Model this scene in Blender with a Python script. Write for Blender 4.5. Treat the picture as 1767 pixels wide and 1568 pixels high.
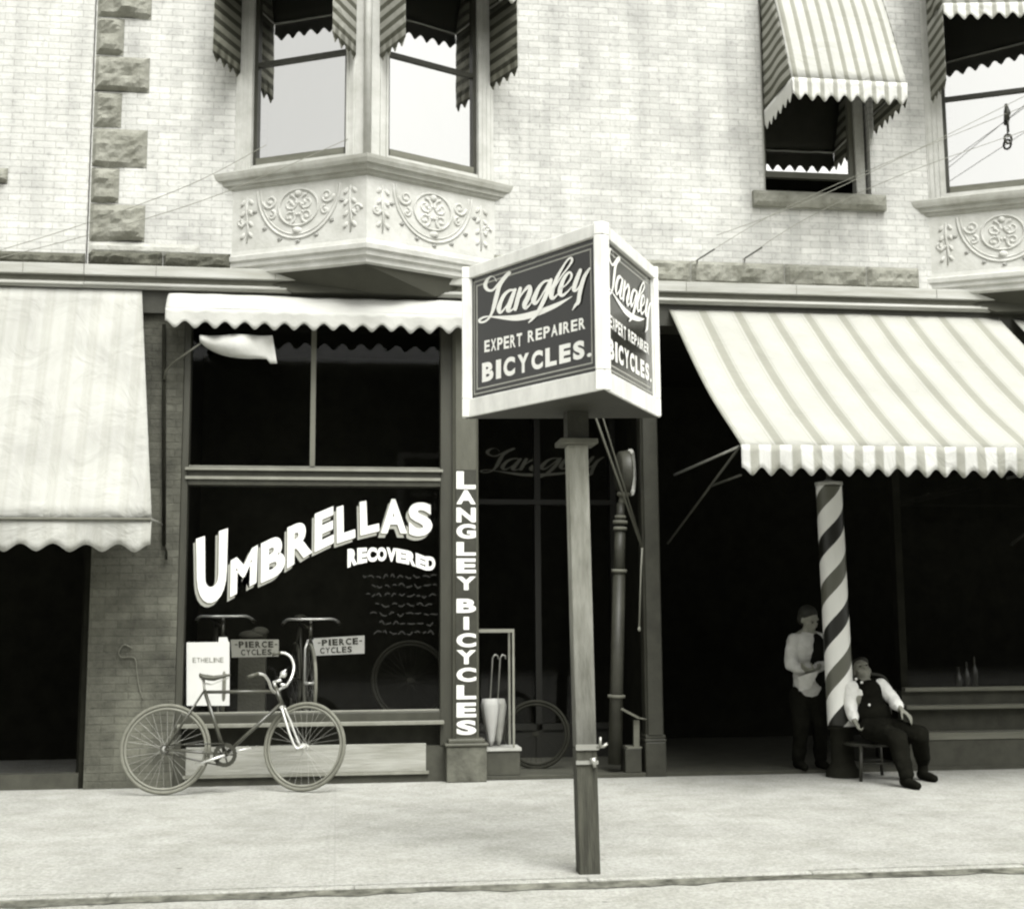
import bpy, bmesh, math, random
from mathutils import Vector, Matrix, noise
random.seed(7)
for o in list(bpy.data.objects): bpy.data.objects.remove(o)
sc = bpy.context.scene
COL = sc.collection
# ------------------------------------------------------------ camera
FPX, CX, CY, D, H0 = 2240.0, 883.5, 784.0, 11.35, 1.32
yaw, pitch, roll = math.radians(7.65), math.radians(7.49), math.radians(-0.36)
fw = Vector((math.sin(yaw)*math.cos(pitch), math.cos(yaw)*math.cos(pitch), math.sin(pitch)))
rt = Vector((math.cos(yaw), -math.sin(yaw), 0)); up = rt.cross(fw)
RR = rt*math.cos(roll)+up*math.sin(roll); UU = -rt*math.sin(roll)+up*math.cos(roll)
CAM = Vector((0, -D, H0))
cd = bpy.data.cameras.new('camera'); cam = bpy.data.objects.new('camera', cd); COL.objects.link(cam)
cd.sensor_width = 36; cd.lens = FPX/1767*36; cd.clip_end = 600; cd.clip_start = .05
M = Matrix((RR, UU, -fw)).transposed().to_4x4(); M.translation = CAM
cam.matrix_world = M
sc.camera = cam
cd.dof.use_dof = True; cd.dof.focus_distance = 8.2; cd.dof.aperture_fstop = 2.6
# ------------------------------------------------------------ world, sun, exposure
SUN_EL, SUN_AZ = math.radians(57), math.radians(15)     # azimuth to the right of the facade's normal
w = bpy.data.worlds.new('World'); sc.world = w; w.use_nodes = True
nt = w.node_tree; bg = nt.nodes['Background']
sk = nt.nodes.new('ShaderNodeTexSky'); sk.sky_type = 'NISHITA'; sk.sun_disc = False
sk.sun_elevation = SUN_EL; sk.sun_rotation = math.pi - SUN_AZ; sk.dust_density = 4; sk.air_density = 1.4
bw = nt.nodes.new('ShaderNodeRGBToBW'); nt.links.new(sk.outputs[0], bw.inputs[0])   # black and white photograph
vt = nt.nodes.new('ShaderNodeVectorMath'); vt.operation = 'MULTIPLY'; nt.links.new(bw.outputs[0], vt.inputs[0]); vt.inputs[1].default_value = (1, 1, .955)
nt.links.new(vt.outputs[0], bg.inputs['Color']); bg.inputs['Strength'].default_value = .15
sd = bpy.data.lights.new('sun', 'SUN'); sd.energy = 2.25; sd.angle = math.radians(34); sd.color = (1, .995, .97)
so = bpy.data.objects.new('sun', sd); COL.objects.link(so)
sdir = Vector((math.sin(SUN_AZ)*math.cos(SUN_EL), -math.cos(SUN_AZ)*math.cos(SUN_EL), math.sin(SUN_EL)))
so.rotation_euler = sdir.to_track_quat('Z', 'Y').to_euler(); so.location = (6, -8, 14)
sc.render.engine = 'CYCLES'
sc.view_settings.view_transform = 'Standard'; sc.view_settings.look = 'None'
sc.view_settings.exposure = .93; sc.view_settings.gamma = 1
sc.cycles.filter_width = 2.2

# ------------------------------------------------------------ pixel helpers (photo pixels -> real planes)
def ray(px, py): return fw+RR*((px-CX)/FPX)-UU*((py-CY)/FPX)
def P(px, py, Y=0.0):
    d = ray(px, py); return CAM+d*((Y+D)/d.y)
def PX(px, py, Y=0.0): return P(px, py, Y).x
def PZ(px, py, Y=0.0): return P(px, py, Y).z
def RP(px, py, p0, n):
    d = ray(px, py); return CAM+d*((p0-CAM).dot(n)/d.dot(n))
# ------------------------------------------------------------ materials
def tint(v):
    k = .74+.21*min(1, v/.45)
    return (v, v*1.0, v*k, 1)
MATS = {}
def mat(name, v, rough=.8, var=.12, scale=6, bump=0.0, bscale=40, metal=0, spec=.35, stretch=None, coat=0):
    if name in MATS: return MATS[name]
    m = bpy.data.materials.new(name); m.use_nodes = True; n = m.node_tree; b = n.nodes['Principled BSDF']
    b.inputs['Roughness'].default_value = rough; b.inputs['Metallic'].default_value = metal
    b.inputs['Specular IOR Level'].default_value = spec
    b.inputs['Coat Weight'].default_value = coat; b.inputs['Coat Roughness'].default_value = .08
    tc = n.nodes.new('ShaderNodeTexCoord'); mp = n.nodes.new('ShaderNodeMapping'); n.links.new(tc.outputs['Object'], mp.inputs[0])
    if stretch: mp.inputs['Scale'].default_value = stretch
    nz = n.nodes.new('ShaderNodeTexNoise'); nz.inputs['Scale'].default_value = scale; nz.inputs['Detail'].default_value = 8; nz.inputs['Roughness'].default_value = .65
    n.links.new(mp.outputs[0], nz.inputs['Vector'])
    cr = n.nodes.new('ShaderNodeValToRGB'); cr.color_ramp.elements[0].position = .3; cr.color_ramp.elements[1].position = .7
    cr.color_ramp.elements[0].color = tint(v*(1-var)); cr.color_ramp.elements[1].color = tint(v*(1+var))
    n.links.new(nz.outputs['Fac'], cr.inputs[0]); n.links.new(cr.outputs[0], b.inputs['Base Color'])
    if bump:
        n2 = n.nodes.new('ShaderNodeTexNoise'); n2.inputs['Scale'].default_value = bscale; n2.inputs['Detail'].default_value = 6
        n.links.new(mp.outputs[0], n2.inputs['Vector'])
        bp = n.nodes.new('ShaderNodeBump'); bp.inputs['Strength'].default_value = bump; bp.inputs['Distance'].default_value = .02
        n.links.new(n2.outputs['Fac'], bp.inputs['Height']); n.links.new(bp.outputs[0], b.inputs['Normal'])
    MATS[name] = m; return m
def brick_mat(name, v1, v2, vm, bwid=.215, rh=.066, ms=.006, dirt=.25, bump=.5):
    m = bpy.data.materials.new(name); m.use_nodes = True; n = m.node_tree; L = n.links.new; b = n.nodes['Principled BSDF']
    b.inputs['Roughness'].default_value = .85; b.inputs['Specular IOR Level'].default_value = .25
    tc = n.nodes.new('ShaderNodeTexCoord'); sx = n.nodes.new('ShaderNodeSeparateXYZ'); L(tc.outputs['Object'], sx.inputs[0])
    ad = n.nodes.new('ShaderNodeMath'); L(sx.outputs[0], ad.inputs[0]); L(sx.outputs[1], ad.inputs[1])
    cb = n.nodes.new('ShaderNodeCombineXYZ'); L(ad.outputs[0], cb.inputs[0]); L(sx.outputs[2], cb.inputs[1])
    nw = n.nodes.new('ShaderNodeTexNoise'); nw.inputs['Scale'].default_value = 5; L(cb.outputs[0], nw.inputs['Vector'])
    mv = n.nodes.new('ShaderNodeVectorMath'); mv.operation = 'MULTIPLY_ADD'; L(nw.outputs['Color'], mv.inputs[0]); mv.inputs[1].default_value = (.012, .012, 0); L(cb.outputs[0], mv.inputs[2])
    bt = n.nodes.new('ShaderNodeTexBrick'); L(mv.outputs[0], bt.inputs['Vector'])
    bt.inputs['Scale'].default_value = 1; bt.inputs['Brick Width'].default_value = bwid; bt.inputs['Row Height'].default_value = rh
    bt.inputs['Mortar Size'].default_value = ms; bt.inputs['Mortar Smooth'].default_value = .4
    bt.inputs['Color1'].default_value = tint(v1); bt.inputs['Color2'].default_value = tint(v2); bt.inputs['Mortar'].default_value = tint(vm)
    nz = n.nodes.new('ShaderNodeTexNoise'); nz.inputs['Scale'].default_value = 1.6; nz.inputs['Detail'].default_value = 9; nz.inputs['Roughness'].default_value = .7; L(tc.outputs['Object'], nz.inputs['Vector'])
    mr = n.nodes.new('ShaderNodeMapRange'); L(nz.outputs['Fac'], mr.inputs[0]); mr.inputs[1].default_value = .3; mr.inputs[2].default_value = .65; mr.inputs[3].default_value = 1-dirt; mr.inputs[4].default_value = 1.05
    mx = n.nodes.new('ShaderNodeVectorMath'); mx.operation = 'SCALE'; L(bt.outputs['Color'], mx.inputs[0]); L(mr.outputs[0], mx.inputs['Scale'])
    mp = n.nodes.new('ShaderNodeMapping'); L(tc.outputs['Object'], mp.inputs[0]); mp.inputs['Scale'].default_value = (4, 4, .45)
    ns = n.nodes.new('ShaderNodeTexNoise'); ns.inputs['Scale'].default_value = 1.4; ns.inputs['Detail'].default_value = 7; L(mp.outputs[0], ns.inputs['Vector'])
    m5 = n.nodes.new('ShaderNodeMapRange'); L(ns.outputs['Fac'], m5.inputs[0]); m5.inputs[1].default_value = .32; m5.inputs[2].default_value = .55; m5.inputs[3].default_value = .82; m5.inputs[4].default_value = 1
    nk = n.nodes.new('ShaderNodeTexNoise'); nk.inputs['Scale'].default_value = 22; nk.inputs['Detail'].default_value = 3; L(cb.outputs[0], nk.inputs['Vector'])
    m6 = n.nodes.new('ShaderNodeMapRange'); L(nk.outputs['Fac'], m6.inputs[0]); m6.inputs[1].default_value = .3; m6.inputs[2].default_value = .45; m6.inputs[3].default_value = .8; m6.inputs[4].default_value = 1
    m7 = n.nodes.new('ShaderNodeMath'); m7.operation = 'MULTIPLY'; L(m5.outputs[0], m7.inputs[0]); L(m6.outputs[0], m7.inputs[1])
    my = n.nodes.new('ShaderNodeVectorMath'); my.operation = 'SCALE'; L(mx.outputs[0], my.inputs[0]); L(m7.outputs[0], my.inputs['Scale'])
    L(my.outputs[0], b.inputs['Base Color'])
    n3 = n.nodes.new('ShaderNodeTexNoise'); n3.inputs['Scale'].default_value = 35; L(tc.outputs['Object'], n3.inputs['Vector'])
    ms_ = n.nodes.new('ShaderNodeMath'); ms_.operation = 'MULTIPLY_ADD'; L(bt.outputs['Fac'], ms_.inputs[0]); ms_.inputs[1].default_value = -1; L(n3.outputs['Fac'], ms_.inputs[2])
    bp = n.nodes.new('ShaderNodeBump'); bp.inputs['Strength'].default_value = bump; bp.inputs['Distance'].default_value = .012
    L(ms_.outputs[0], bp.inputs['Height']); L(bp.outputs[0], b.inputs['Normal'])
    return m
def stripe_mat(name, period, stops, phase=0.0, axis=0, dirt=.1):
    """stops: (position, value) constant steps along one period of the woven stripe"""
    m = bpy.data.materials.new(name); m.use_nodes = True; n = m.node_tree; L = n.links.new; b = n.nodes['Principled BSDF']
    b.inputs['Roughness'].default_value = .95; b.inputs['Specular IOR Level'].default_value = .1
    tc = n.nodes.new('ShaderNodeTexCoord'); sx = n.nodes.new('ShaderNodeSeparateXYZ'); L(tc.outputs['Object'], sx.inputs[0])
    a = n.nodes.new('ShaderNodeMath'); a.operation = 'MULTIPLY_ADD'; L(sx.outputs[axis], a.inputs[0]); a.inputs[1].default_value = 1/period; a.inputs[2].default_value = phase+100
    f = n.nodes.new('ShaderNodeMath'); f.operation = 'FRACT'; L(a.outputs[0], f.inputs[0])
    cr = n.nodes.new('ShaderNodeValToRGB'); cr.color_ramp.interpolation = 'LINEAR'
    e = cr.color_ramp.elements
    e[0].position = stops[0][0]; e[0].color = tint(stops[0][1]); e[1].position = stops[1][0]; e[1].color = tint(stops[1][1])
    for p_, v_ in stops[2:]:
        q = e.new(p_); q.color = tint(v_)
    L(f.outputs[0], cr.inputs[0])
    nz = n.nodes.new('ShaderNodeTexNoise'); nz.inputs['Scale'].default_value = 2.2; nz.inputs['Detail'].default_value = 8; L(tc.outputs['Object'], nz.inputs['Vector'])
    mr = n.nodes.new('ShaderNodeMapRange'); L(nz.outputs['Fac'], mr.inputs[0]); mr.inputs[1].default_value = .3; mr.inputs[2].default_value = .7; mr.inputs[3].default_value = 1-dirt; mr.inputs[4].default_value = 1.03
    mx = n.nodes.new('ShaderNodeVectorMath'); mx.operation = 'SCALE'; L(cr.outputs[0], mx.inputs[0]); L(mr.outputs[0], mx.inputs['Scale']); L(mx.outputs[0], b.inputs['Base Color'])
    n2 = n.nodes.new('ShaderNodeTexNoise'); n2.inputs['Scale'].default_value = 3.2; n2.inputs['Detail'].default_value = 6; n2.inputs['Distortion'].default_value = 1.2; L(tc.outputs['Object'], n2.inputs['Vector'])
    bp = n.nodes.new('ShaderNodeBump'); bp.inputs['Strength'].default_value = .55; bp.inputs['Distance'].default_value = .06; L(n2.outputs['Fac'], bp.inputs['Height']); L(bp.outputs[0], b.inputs['Normal'])
    return m
def glass_mat(name, refl, rough=.02, wob=.0):
    m = bpy.data.materials.new(name); m.use_nodes = True; n = m.node_tree; L = n.links.new
    n.nodes.remove(n.nodes['Principled BSDF']); out = n.nodes['Material Output']
    tr = n.nodes.new('ShaderNodeBsdfTransparent'); gl = n.nodes.new('ShaderNodeBsdfGlossy'); gl.inputs['Roughness'].default_value = rough
    fr = n.nodes.new('ShaderNodeFresnel'); fr.inputs[0].default_value = 1.5
    mu = n.nodes.new('ShaderNodeMath'); mu.operation = 'MULTIPLY'; mu.use_clamp = True; L(fr.outputs[0], mu.inputs[0]); mu.inputs[1].default_value = refl
    mx = n.nodes.new('ShaderNodeMixShader'); L(mu.outputs[0], mx.inputs[0]); L(tr.outputs[0], mx.inputs[1]); L(gl.outputs[0], mx.inputs[2]); L(mx.outputs[0], out.inputs[0])
    if wob:
        nz = n.nodes.new('ShaderNodeTexNoise'); nz.inputs['Scale'].default_value = 3.5
        tc = n.nodes.new('ShaderNodeTexCoord'); L(tc.outputs['Object'], nz.inputs['Vector'])
        bp = n.nodes.new('ShaderNodeBump'); bp.inputs['Strength'].default_value = wob; bp.inputs['Distance'].default_value = .02; L(nz.outputs['Fac'], bp.inputs['Height']); L(bp.outputs[0], gl.inputs['Normal'])
    return m
m_brick = brick_mat('buff_brick', .50, .60, .42, .19, .061, .005, .34, .35)
m_brickA = brick_mat('neighbour_brick', .51, .58, .41, .19, .061, .005, .25, .35)
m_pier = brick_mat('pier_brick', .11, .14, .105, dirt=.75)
m_stone = mat('rock_faced_stone', .22, .95, .25, 9, .6, 30)
m_band = mat('band_stone', .085, .95, .35, 8, .9, 25)
m_ltstone = mat('light_stone', .36, .9, .15, 8, .5, 30)
m_trim = mat('cream_painted_trim', .46, .7, .16, 5, .15, 30)
m_fascia = mat('fascia_paint', .36, .7, .25, 4, .1, 25, stretch=(.4, 1, 6))
m_fascia_d = mat('fascia_groove', .12, .7, .2)
m_dark = mat('dark_paint', .035, .5, .25, 8, .1)
m_sash = mat('shop_sash_paint', .045, .5, .25, 6, .1, stretch=(1, 1, .2))
m_sashlt = mat('worn_sash_edge', .2, .5, .2)
m_iron = mat('column_iron_paint', .085, .45, .25, 5, .15, stretch=(1, 1, .3))
m_irond = mat('dark_column_paint', .035, .5, .3, 6, .1)
m_plinth = mat('scuffed_plinth', .09, .7, .5, 7, .4, 20)
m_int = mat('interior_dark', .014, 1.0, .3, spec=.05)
m_panel = mat('bulkhead_panel', .13, .8, .25, 5, .2, 20, stretch=(.3, 1, 3))
m_bulk = mat('bulkhead_dark', .05, .8, .3)
m_undershade = mat('awning_lining', .035, .95, .2)  # canvas undersides coloured near-black to stand for the shade beneath
m_white = mat('white_sign_paint', .66, .55, .2, 9, .15, 14, stretch=(1, 1, .35))
m_signdark = mat('sign_black_glass', .010, .14, .4, 3, .03, 6, spec=.5, coat=.5)
m_signline = mat('sign_line_grey', .33, .5, .1)
m_letter = mat('letter_white', .8, .5, .04)
m_letter2 = mat('letter_shade', .30, .5, .05)
m_dim = mat('dim_letter', .1, .6, .2)
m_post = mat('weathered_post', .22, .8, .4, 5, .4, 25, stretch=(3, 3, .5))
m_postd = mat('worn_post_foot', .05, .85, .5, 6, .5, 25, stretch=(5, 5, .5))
m_steel = mat('dull_steel', .35, .35, .15, metal=.5)
m_nickel = mat('nickel', .7, .35, .08, metal=.6)
m_tyre = mat('grey_tyre', .14, .8, .15, 20)
m_rim = mat('wood_rim', .16, .5, .15)
m_frame = mat('black_enamel', .03, .25, .2, spec=.6)
m_frame2 = mat('worn_enamel', .055, .3, .2, spec=.6)
m_leather = mat('saddle_leather', .07, .45, .2)
m_paper = mat('poster_paper', .55, .8, .04)
m_card = mat('sign_card', .26, .8, .12)
m_ink = mat('grey_ink', .2, .9, .1)
m_inkd = mat('black_ink', .03, .9, .1)
m_blind = mat('roller_blind', .62, .9, .04, 2)
m_skin = mat('skin', .2, .6, .1, 12)
m_hair = mat('hair', .02, .7, .2)
m_shirt = mat('white_shirt', .74, .9, .10, 14, .8, 16)
m_shirtg = mat('grey_shirt', .44, .9, .12, 14, .8, 16)
m_cloth = mat('dark_cloth', .008, 1.0, .3, 8, .3, 14, spec=.03)
m_wood = mat('dark_chair_wood', .025, .5, .2)
m_step = mat('entrance_floor', .05, .85, .25, 5, .3)
m_glass = glass_mat('shop_glass', .45, .03)
m_glassu = glass_mat('upper_glass', 19, .01, .06)
m_shad = mat('grimy_tyre', .02, .8, .2, spec=.1)  # spare wheels coloured dark all over to stand for indoor shade
m_rope = mat('wire_grey', .22, .7, .1)

def ground_mat(name, v, joints):
    m = bpy.data.materials.new(name); m.use_nodes = True; n = m.node_tree; L = n.links.new; b = n.nodes['Principled BSDF']
    b.inputs['Roughness'].default_value = .92; b.inputs['Specular IOR Level'].default_value = .2
    tc = n.nodes.new('ShaderNodeTexCoord')
    n1 = n.nodes.new('ShaderNodeTexNoise'); n1.inputs['Scale'].default_value = 2.6; n1.inputs['Detail'].default_value = 12; n1.inputs['Roughness'].default_value = .8; L(tc.outputs['Object'], n1.inputs['Vector'])
    n2 = n.nodes.new('ShaderNodeTexNoise'); n2.inputs['Scale'].default_value = 60; n2.inputs['Detail'].default_value = 4; n2.inputs['Roughness'].default_value = .9; L(tc.outputs['Object'], n2.inputs['Vector'])
    ad = n.nodes.new('ShaderNodeMath'); ad.operation = 'MULTIPLY_ADD'; L(n2.outputs['Fac'], ad.inputs[0]); ad.inputs[1].default_value = .8; L(n1.outputs['Fac'], ad.inputs[2])
    cr = n.nodes.new('ShaderNodeValToRGB'); cr.color_ramp.elements[0].position = .62; cr.color_ramp.elements[0].color = tint(v*.66)
    cr.color_ramp.elements[1].position = 1.0; cr.color_ramp.elements[1].color = tint(v*1.22); L(ad.outputs[0], cr.inputs[0])
    vo = n.nodes.new('ShaderNodeTexVoronoi'); vo.inputs['Scale'].default_value = 2.3; vo.feature = 'F1'; L(tc.outputs['Object'], vo.inputs['Vector'])
    gt = n.nodes.new('ShaderNodeMapRange'); L(vo.outputs['Distance'], gt.inputs[0]); gt.inputs[1].default_value = .02; gt.inputs[2].default_value = .05; gt.inputs[3].default_value = .45; gt.inputs[4].default_value = 1
    mx = n.nodes.new('ShaderNodeVectorMath'); mx.operation = 'SCALE'; L(cr.outputs[0], mx.inputs[0]); L(gt.outputs[0], mx.inputs['Scale'])
    n4 = n.nodes.new('ShaderNodeTexNoise'); n4.inputs['Scale'].default_value = .55; n4.inputs['Detail'].default_value = 7; n4.inputs['Roughness'].default_value = .7; L(tc.outputs['Object'], n4.inputs['Vector'])
    m4 = n.nodes.new('ShaderNodeMapRange'); L(n4.outputs['Fac'], m4.inputs[0]); m4.inputs[1].default_value = .35; m4.inputs[2].default_value = .6; m4.inputs[3].default_value = .86; m4.inputs[4].default_value = 1
    mq = n.nodes.new('ShaderNodeVectorMath'); mq.operation = 'SCALE'; L(mx.outputs[0], mq.inputs[0]); L(m4.outputs[0], mq.inputs['Scale'])
    n5 = n.nodes.new('ShaderNodeTexNoise'); n5.inputs['Scale'].default_value = 34; n5.inputs['Detail'].default_value = 3; n5.inputs['Roughness'].default_value = .8; L(tc.outputs['Object'], n5.inputs['Vector'])
    m8 = n.nodes.new('ShaderNodeMapRange'); L(n5.outputs['Fac'], m8.inputs[0]); m8.inputs[1].default_value = .32; m8.inputs[2].default_value = .6; m8.inputs[3].default_value = .72; m8.inputs[4].default_value = 1.1
    mz = n.nodes.new('ShaderNodeVectorMath'); mz.operation = 'SCALE'; L(mq.outputs[0], mz.inputs[0]); L(m8.outputs[0], mz.inputs['Scale'])
    last = mz.outputs[0]
    if joints:
        bt = n.nodes.new('ShaderNodeTexBrick'); L(tc.outputs['Object'], bt.inputs['Vector']); bt.offset = 0; bt.inputs['Scale'].default_value = 1
        bt.inputs['Brick Width'].default_value = 1.5; bt.inputs['Row Height'].default_value = 1.5; bt.inputs['Mortar Size'].default_value = .006; bt.inputs['Mortar Smooth'].default_value = .5
        bt.inputs['Color1'].default_value = (1, 1, 1, 1); bt.inputs['Color2'].default_value = (.97, .97, .97, 1); bt.inputs['Mortar'].default_value = (.9, .9, .9, 1)
        mm = n.nodes.new('ShaderNodeVectorMath'); mm.operation = 'MULTIPLY'; L(last, mm.inputs[0]); L(bt.outputs['Color'], mm.inputs[1]); last = mm.outputs[0]
    L(last, b.inputs['Base Color'])
    bp = n.nodes.new('ShaderNodeBump'); bp.inputs['Strength'].default_value = .5; bp.inputs['Distance'].default_value = .015; L(ad.outputs[0], bp.inputs['Height']); L(bp.outputs[0], b.inputs['Normal'])
    return m
m_walk = ground_mat('pavement_concrete', .33, True)
m_road = ground_mat('street_dirt', .32, False)
m_kerb = m_road
m_grime = mat('gutter_grime', .10, 1, .8, 9, .5, 20, stretch=(1, 1, 4))

# ------------------------------------------------------------ mesh helpers
class MB:
    def __init__(s): s.v = []; s.f = []; s.sm = []; s.mi = []
    def add(s, vs, fs, smooth=False, mi=0):
        o = len(s.v); s.v += [Vector(v) for v in vs]
        for f in fs: s.f.append([i+o for i in f]); s.sm.append(smooth); s.mi.append(mi)
        return s
    def box(s, x0, x1, y0, y1, z0, z1, mi=0):
        return s.add([(x0,y0,z0),(x1,y0,z0),(x1,y1,z0),(x0,y1,z0),(x0,y0,z1),(x1,y0,z1),(x1,y1,z1),(x0,y1,z1)],
            [(0,3,2,1),(4,5,6,7),(0,1,5,4),(1,2,6,5),(2,3,7,6),(3,0,4,7)], False, mi)
    def bar(s, a, b, wx, wz, upv=(0,0,1)):
        a, b = Vector(a), Vector(b); t = (b-a).normalized(); u = Vector(upv); sx = t.cross(u)
        if sx.length < 1e-4: sx = t.cross(Vector((0,1,0)))
        sx.normalize(); u = sx.cross(t)
        vs = [p+sx*i*wx/2+u*j*wz/2 for p in (a, b) for i, j in ((-1,-1),(1,-1),(1,1),(-1,1))]
        return s.add(vs, [(0,1,2,3),(7,6,5,4),(0,4,5,1),(1,5,6,2),(2,6,7,3),(3,7,4,0)])
    def tube(s, pts, r, n=8, cap=True, closed=False):
        pts = [Vector(p) for p in pts]; N = len(pts); rs = r if isinstance(r, (list, tuple)) else [r]*N
        o = len(s.v); prev = None
        for i, p in enumerate(pts):
            a = pts[i-1] if (i or closed) else pts[0]; b = pts[(i+1) % N] if (i < N-1 or closed) else pts[-1]
            t = (b-a).normalized()
            if prev is None: u = t.cross(Vector((.13,.31,.94))).normalized()
            else: u = (prev-t*prev.dot(t)).normalized()
            prev = u; q = t.cross(u)
            for k in range(n):
                an = 2*math.pi*k/n; s.v.append(p+(u*math.cos(an)+q*math.sin(an))*rs[i])
        for i in range(N if closed else N-1):
            j = (i+1) % N
            for k in range(n):
                s.f.append([o+i*n+k, o+i*n+(k+1) % n, o+j*n+(k+1) % n, o+j*n+k]); s.sm.append(True); s.mi.append(0)
        if cap and not closed:
            s.f.append([o+k for k in range(n)][::-1]); s.sm.append(False); s.mi.append(0)
            s.f.append([o+(N-1)*n+k for k in range(n)]); s.sm.append(False); s.mi.append(0)
        return s
    def lathe(s, c, prof, n=24, axis='z'):
        c = Vector(c); o = len(s.v)
        for r, z in prof:
            for k in range(n):
                a = 2*math.pi*k/n
                s.v.append(c+Vector((r*math.cos(a), r*math.sin(a), z)) if axis == 'z' else (c+Vector((z, r*math.cos(a), r*math.sin(a))) if axis == 'x' else c+Vector((r*math.cos(a), z, r*math.sin(a)))))
        for i in range(len(prof)-1):
            for k in range(n):
                s.f.append([o+i*n+k, o+i*n+(k+1) % n, o+(i+1)*n+(k+1) % n, o+(i+1)*n+k]); s.sm.append(True); s.mi.append(0)
        for i in (0, len(prof)-1):
            s.f.append([o+i*n+k for k in range(n)]); s.sm.append(False); s.mi.append(0)
        return s
    def ell(s, c, r, rot=None, n=16, m=10):
        c = Vector(c); o = len(s.v)
        for i in range(m+1):
            th = math.pi*i/m
            for k in range(n):
                a = 2*math.pi*k/n; v = Vector((r[0]*math.sin(th)*math.cos(a), r[1]*math.sin(th)*math.sin(a), r[2]*math.cos(th)))
                if rot: v = rot @ v
                s.v.append(c+v)
        for i in range(m):
            for k in range(n):
                s.f.append([o+i*n+k, o+(i+1)*n+k, o+(i+1)*n+(k+1) % n, o+i*n+(k+1) % n]); s.sm.append(True); s.mi.append(0)
        return s
    def build(s, name, m, parent=None, bevel=0, mods=None):
        me = bpy.data.meshes.new(name)
        org = Vector((0,0,0)); p = parent
        while p is not None: org += p.location; p = p.parent
        me.from_pydata([v-org for v in s.v], [], s.f)
        for i, p in enumerate(me.polygons): p.use_smooth = s.sm[i]; p.material_index = s.mi[i]
        for q in (m if isinstance(m, (list, tuple)) else [m]): me.materials.append(q)
        me.update(); ob = bpy.data.objects.new(name, me); COL.objects.link(ob); ob.parent = parent
        if bevel:
            b = ob.modifiers.new('bevel', 'BEVEL'); b.width = bevel; b.segments = 2; b.limit_method = 'ANGLE'
        return ob
def tag(o, label=None, cat=None, group=None, kind=None):
    if label: o['label'] = label
    if cat: o['category'] = cat
    if group: o['group'] = group
    if kind: o['kind'] = kind
    return o
def thing(name, label, cat, loc=(0,0,0), group=None):
    o = bpy.data.objects.new(name, None); COL.objects.link(o); o.location = loc; o.empty_display_size = .1
    return tag(o, label, cat, group)
def children(o): return [c for c in bpy.data.objects if c.parent == o]
def copy_tree(o, parent=None):
    c = o.copy(); COL.objects.link(c); c.parent = parent
    for ch in children(o): copy_tree(ch, c)
    return c
def catmull(pts, n=6):
    out = []; N = len(pts)
    for i in range(N-1):
        p0, p1, p2, p3 = pts[max(i-1,0)], pts[i], pts[i+1], pts[min(i+2,N-1)]
        for k in range(n):
            t = k/n; out.append([.5*((2*b)+(c-a)*t+(2*a-5*b+4*c-d)*t*t+(3*b-a-3*c+d)*t**3) for a,b,c,d in zip(p0,p1,p2,p3)])
    out.append(list(pts[-1])); return out
GL = {}
def glyph(ch, off=0.0):
    k = (ch, off)
    if k in GL: return GL[k]
    cu = bpy.data.curves.new('t', 'FONT'); cu.body = ch; cu.size = 1; cu.offset = off; cu.resolution_u = 5
    ob = bpy.data.objects.new('t', cu); COL.objects.link(ob); bpy.context.view_layer.update()
    me = bpy.data.meshes.new_from_object(ob.evaluated_get(bpy.context.evaluated_depsgraph_get()))
    vs = [(v.co.x, v.co.y) for v in me.vertices]; fs = [list(p.vertices) for p in me.polygons]
    x0 = min(v[0] for v in vs); x1 = max(v[0] for v in vs); y0 = min(v[1] for v in vs); y1 = max(v[1] for v in vs)
    g = ([((x-x0)/(x1-x0), (y-y0)/(y1-y0)) for x, y in vs], fs)
    bpy.data.objects.remove(ob); bpy.data.curves.remove(cu); bpy.data.meshes.remove(me)
    GL[k] = g; return g
def put_glyph(mb, ch, quad, fn, off=.03):
    """quad TL,TR,BR,BL in some 2-D space, fn maps that space to the world"""
    vs, fs = glyph(ch, off); TL, TR, BR, BL = [Vector(q) for q in quad]
    mb.add([fn(*((TL*(1-u)+TR*u)*v+(BL*(1-u)+BR*u)*(1-v))) for u, v in vs], fs)
WID = {'I': .45, '.': .4, ' ': .5, '-': .5}
def put_text(mb, text, x0, x1, y0, y1, fn, off=.03, gap=.16, yfn=None):
    """text fitted from x0 to x1, bottom y0 to top y1"""
    ws = [WID.get(c, 1.0) for c in text]; tot = sum(ws)+gap*(len(text)-1); s = (x1-x0)/tot; x = x0
    for c, w_ in zip(text, ws):
        a, b = x, x+w_*s; x = b+gap*s
        if c == ' ': continue
        dy = yfn((a+b)/2) if yfn else 0
        t, bt = y1+dy, y0+dy
        if c == '.': t = bt+(t-bt)*.22
        if c == '-': m_ = (t+bt)/2; h_ = (t-bt)*.08; t, bt = m_+h_, m_-h_
        put_glyph(mb, c, [(a,t),(b,t),(b,bt),(a,bt)], fn, off)
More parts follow.
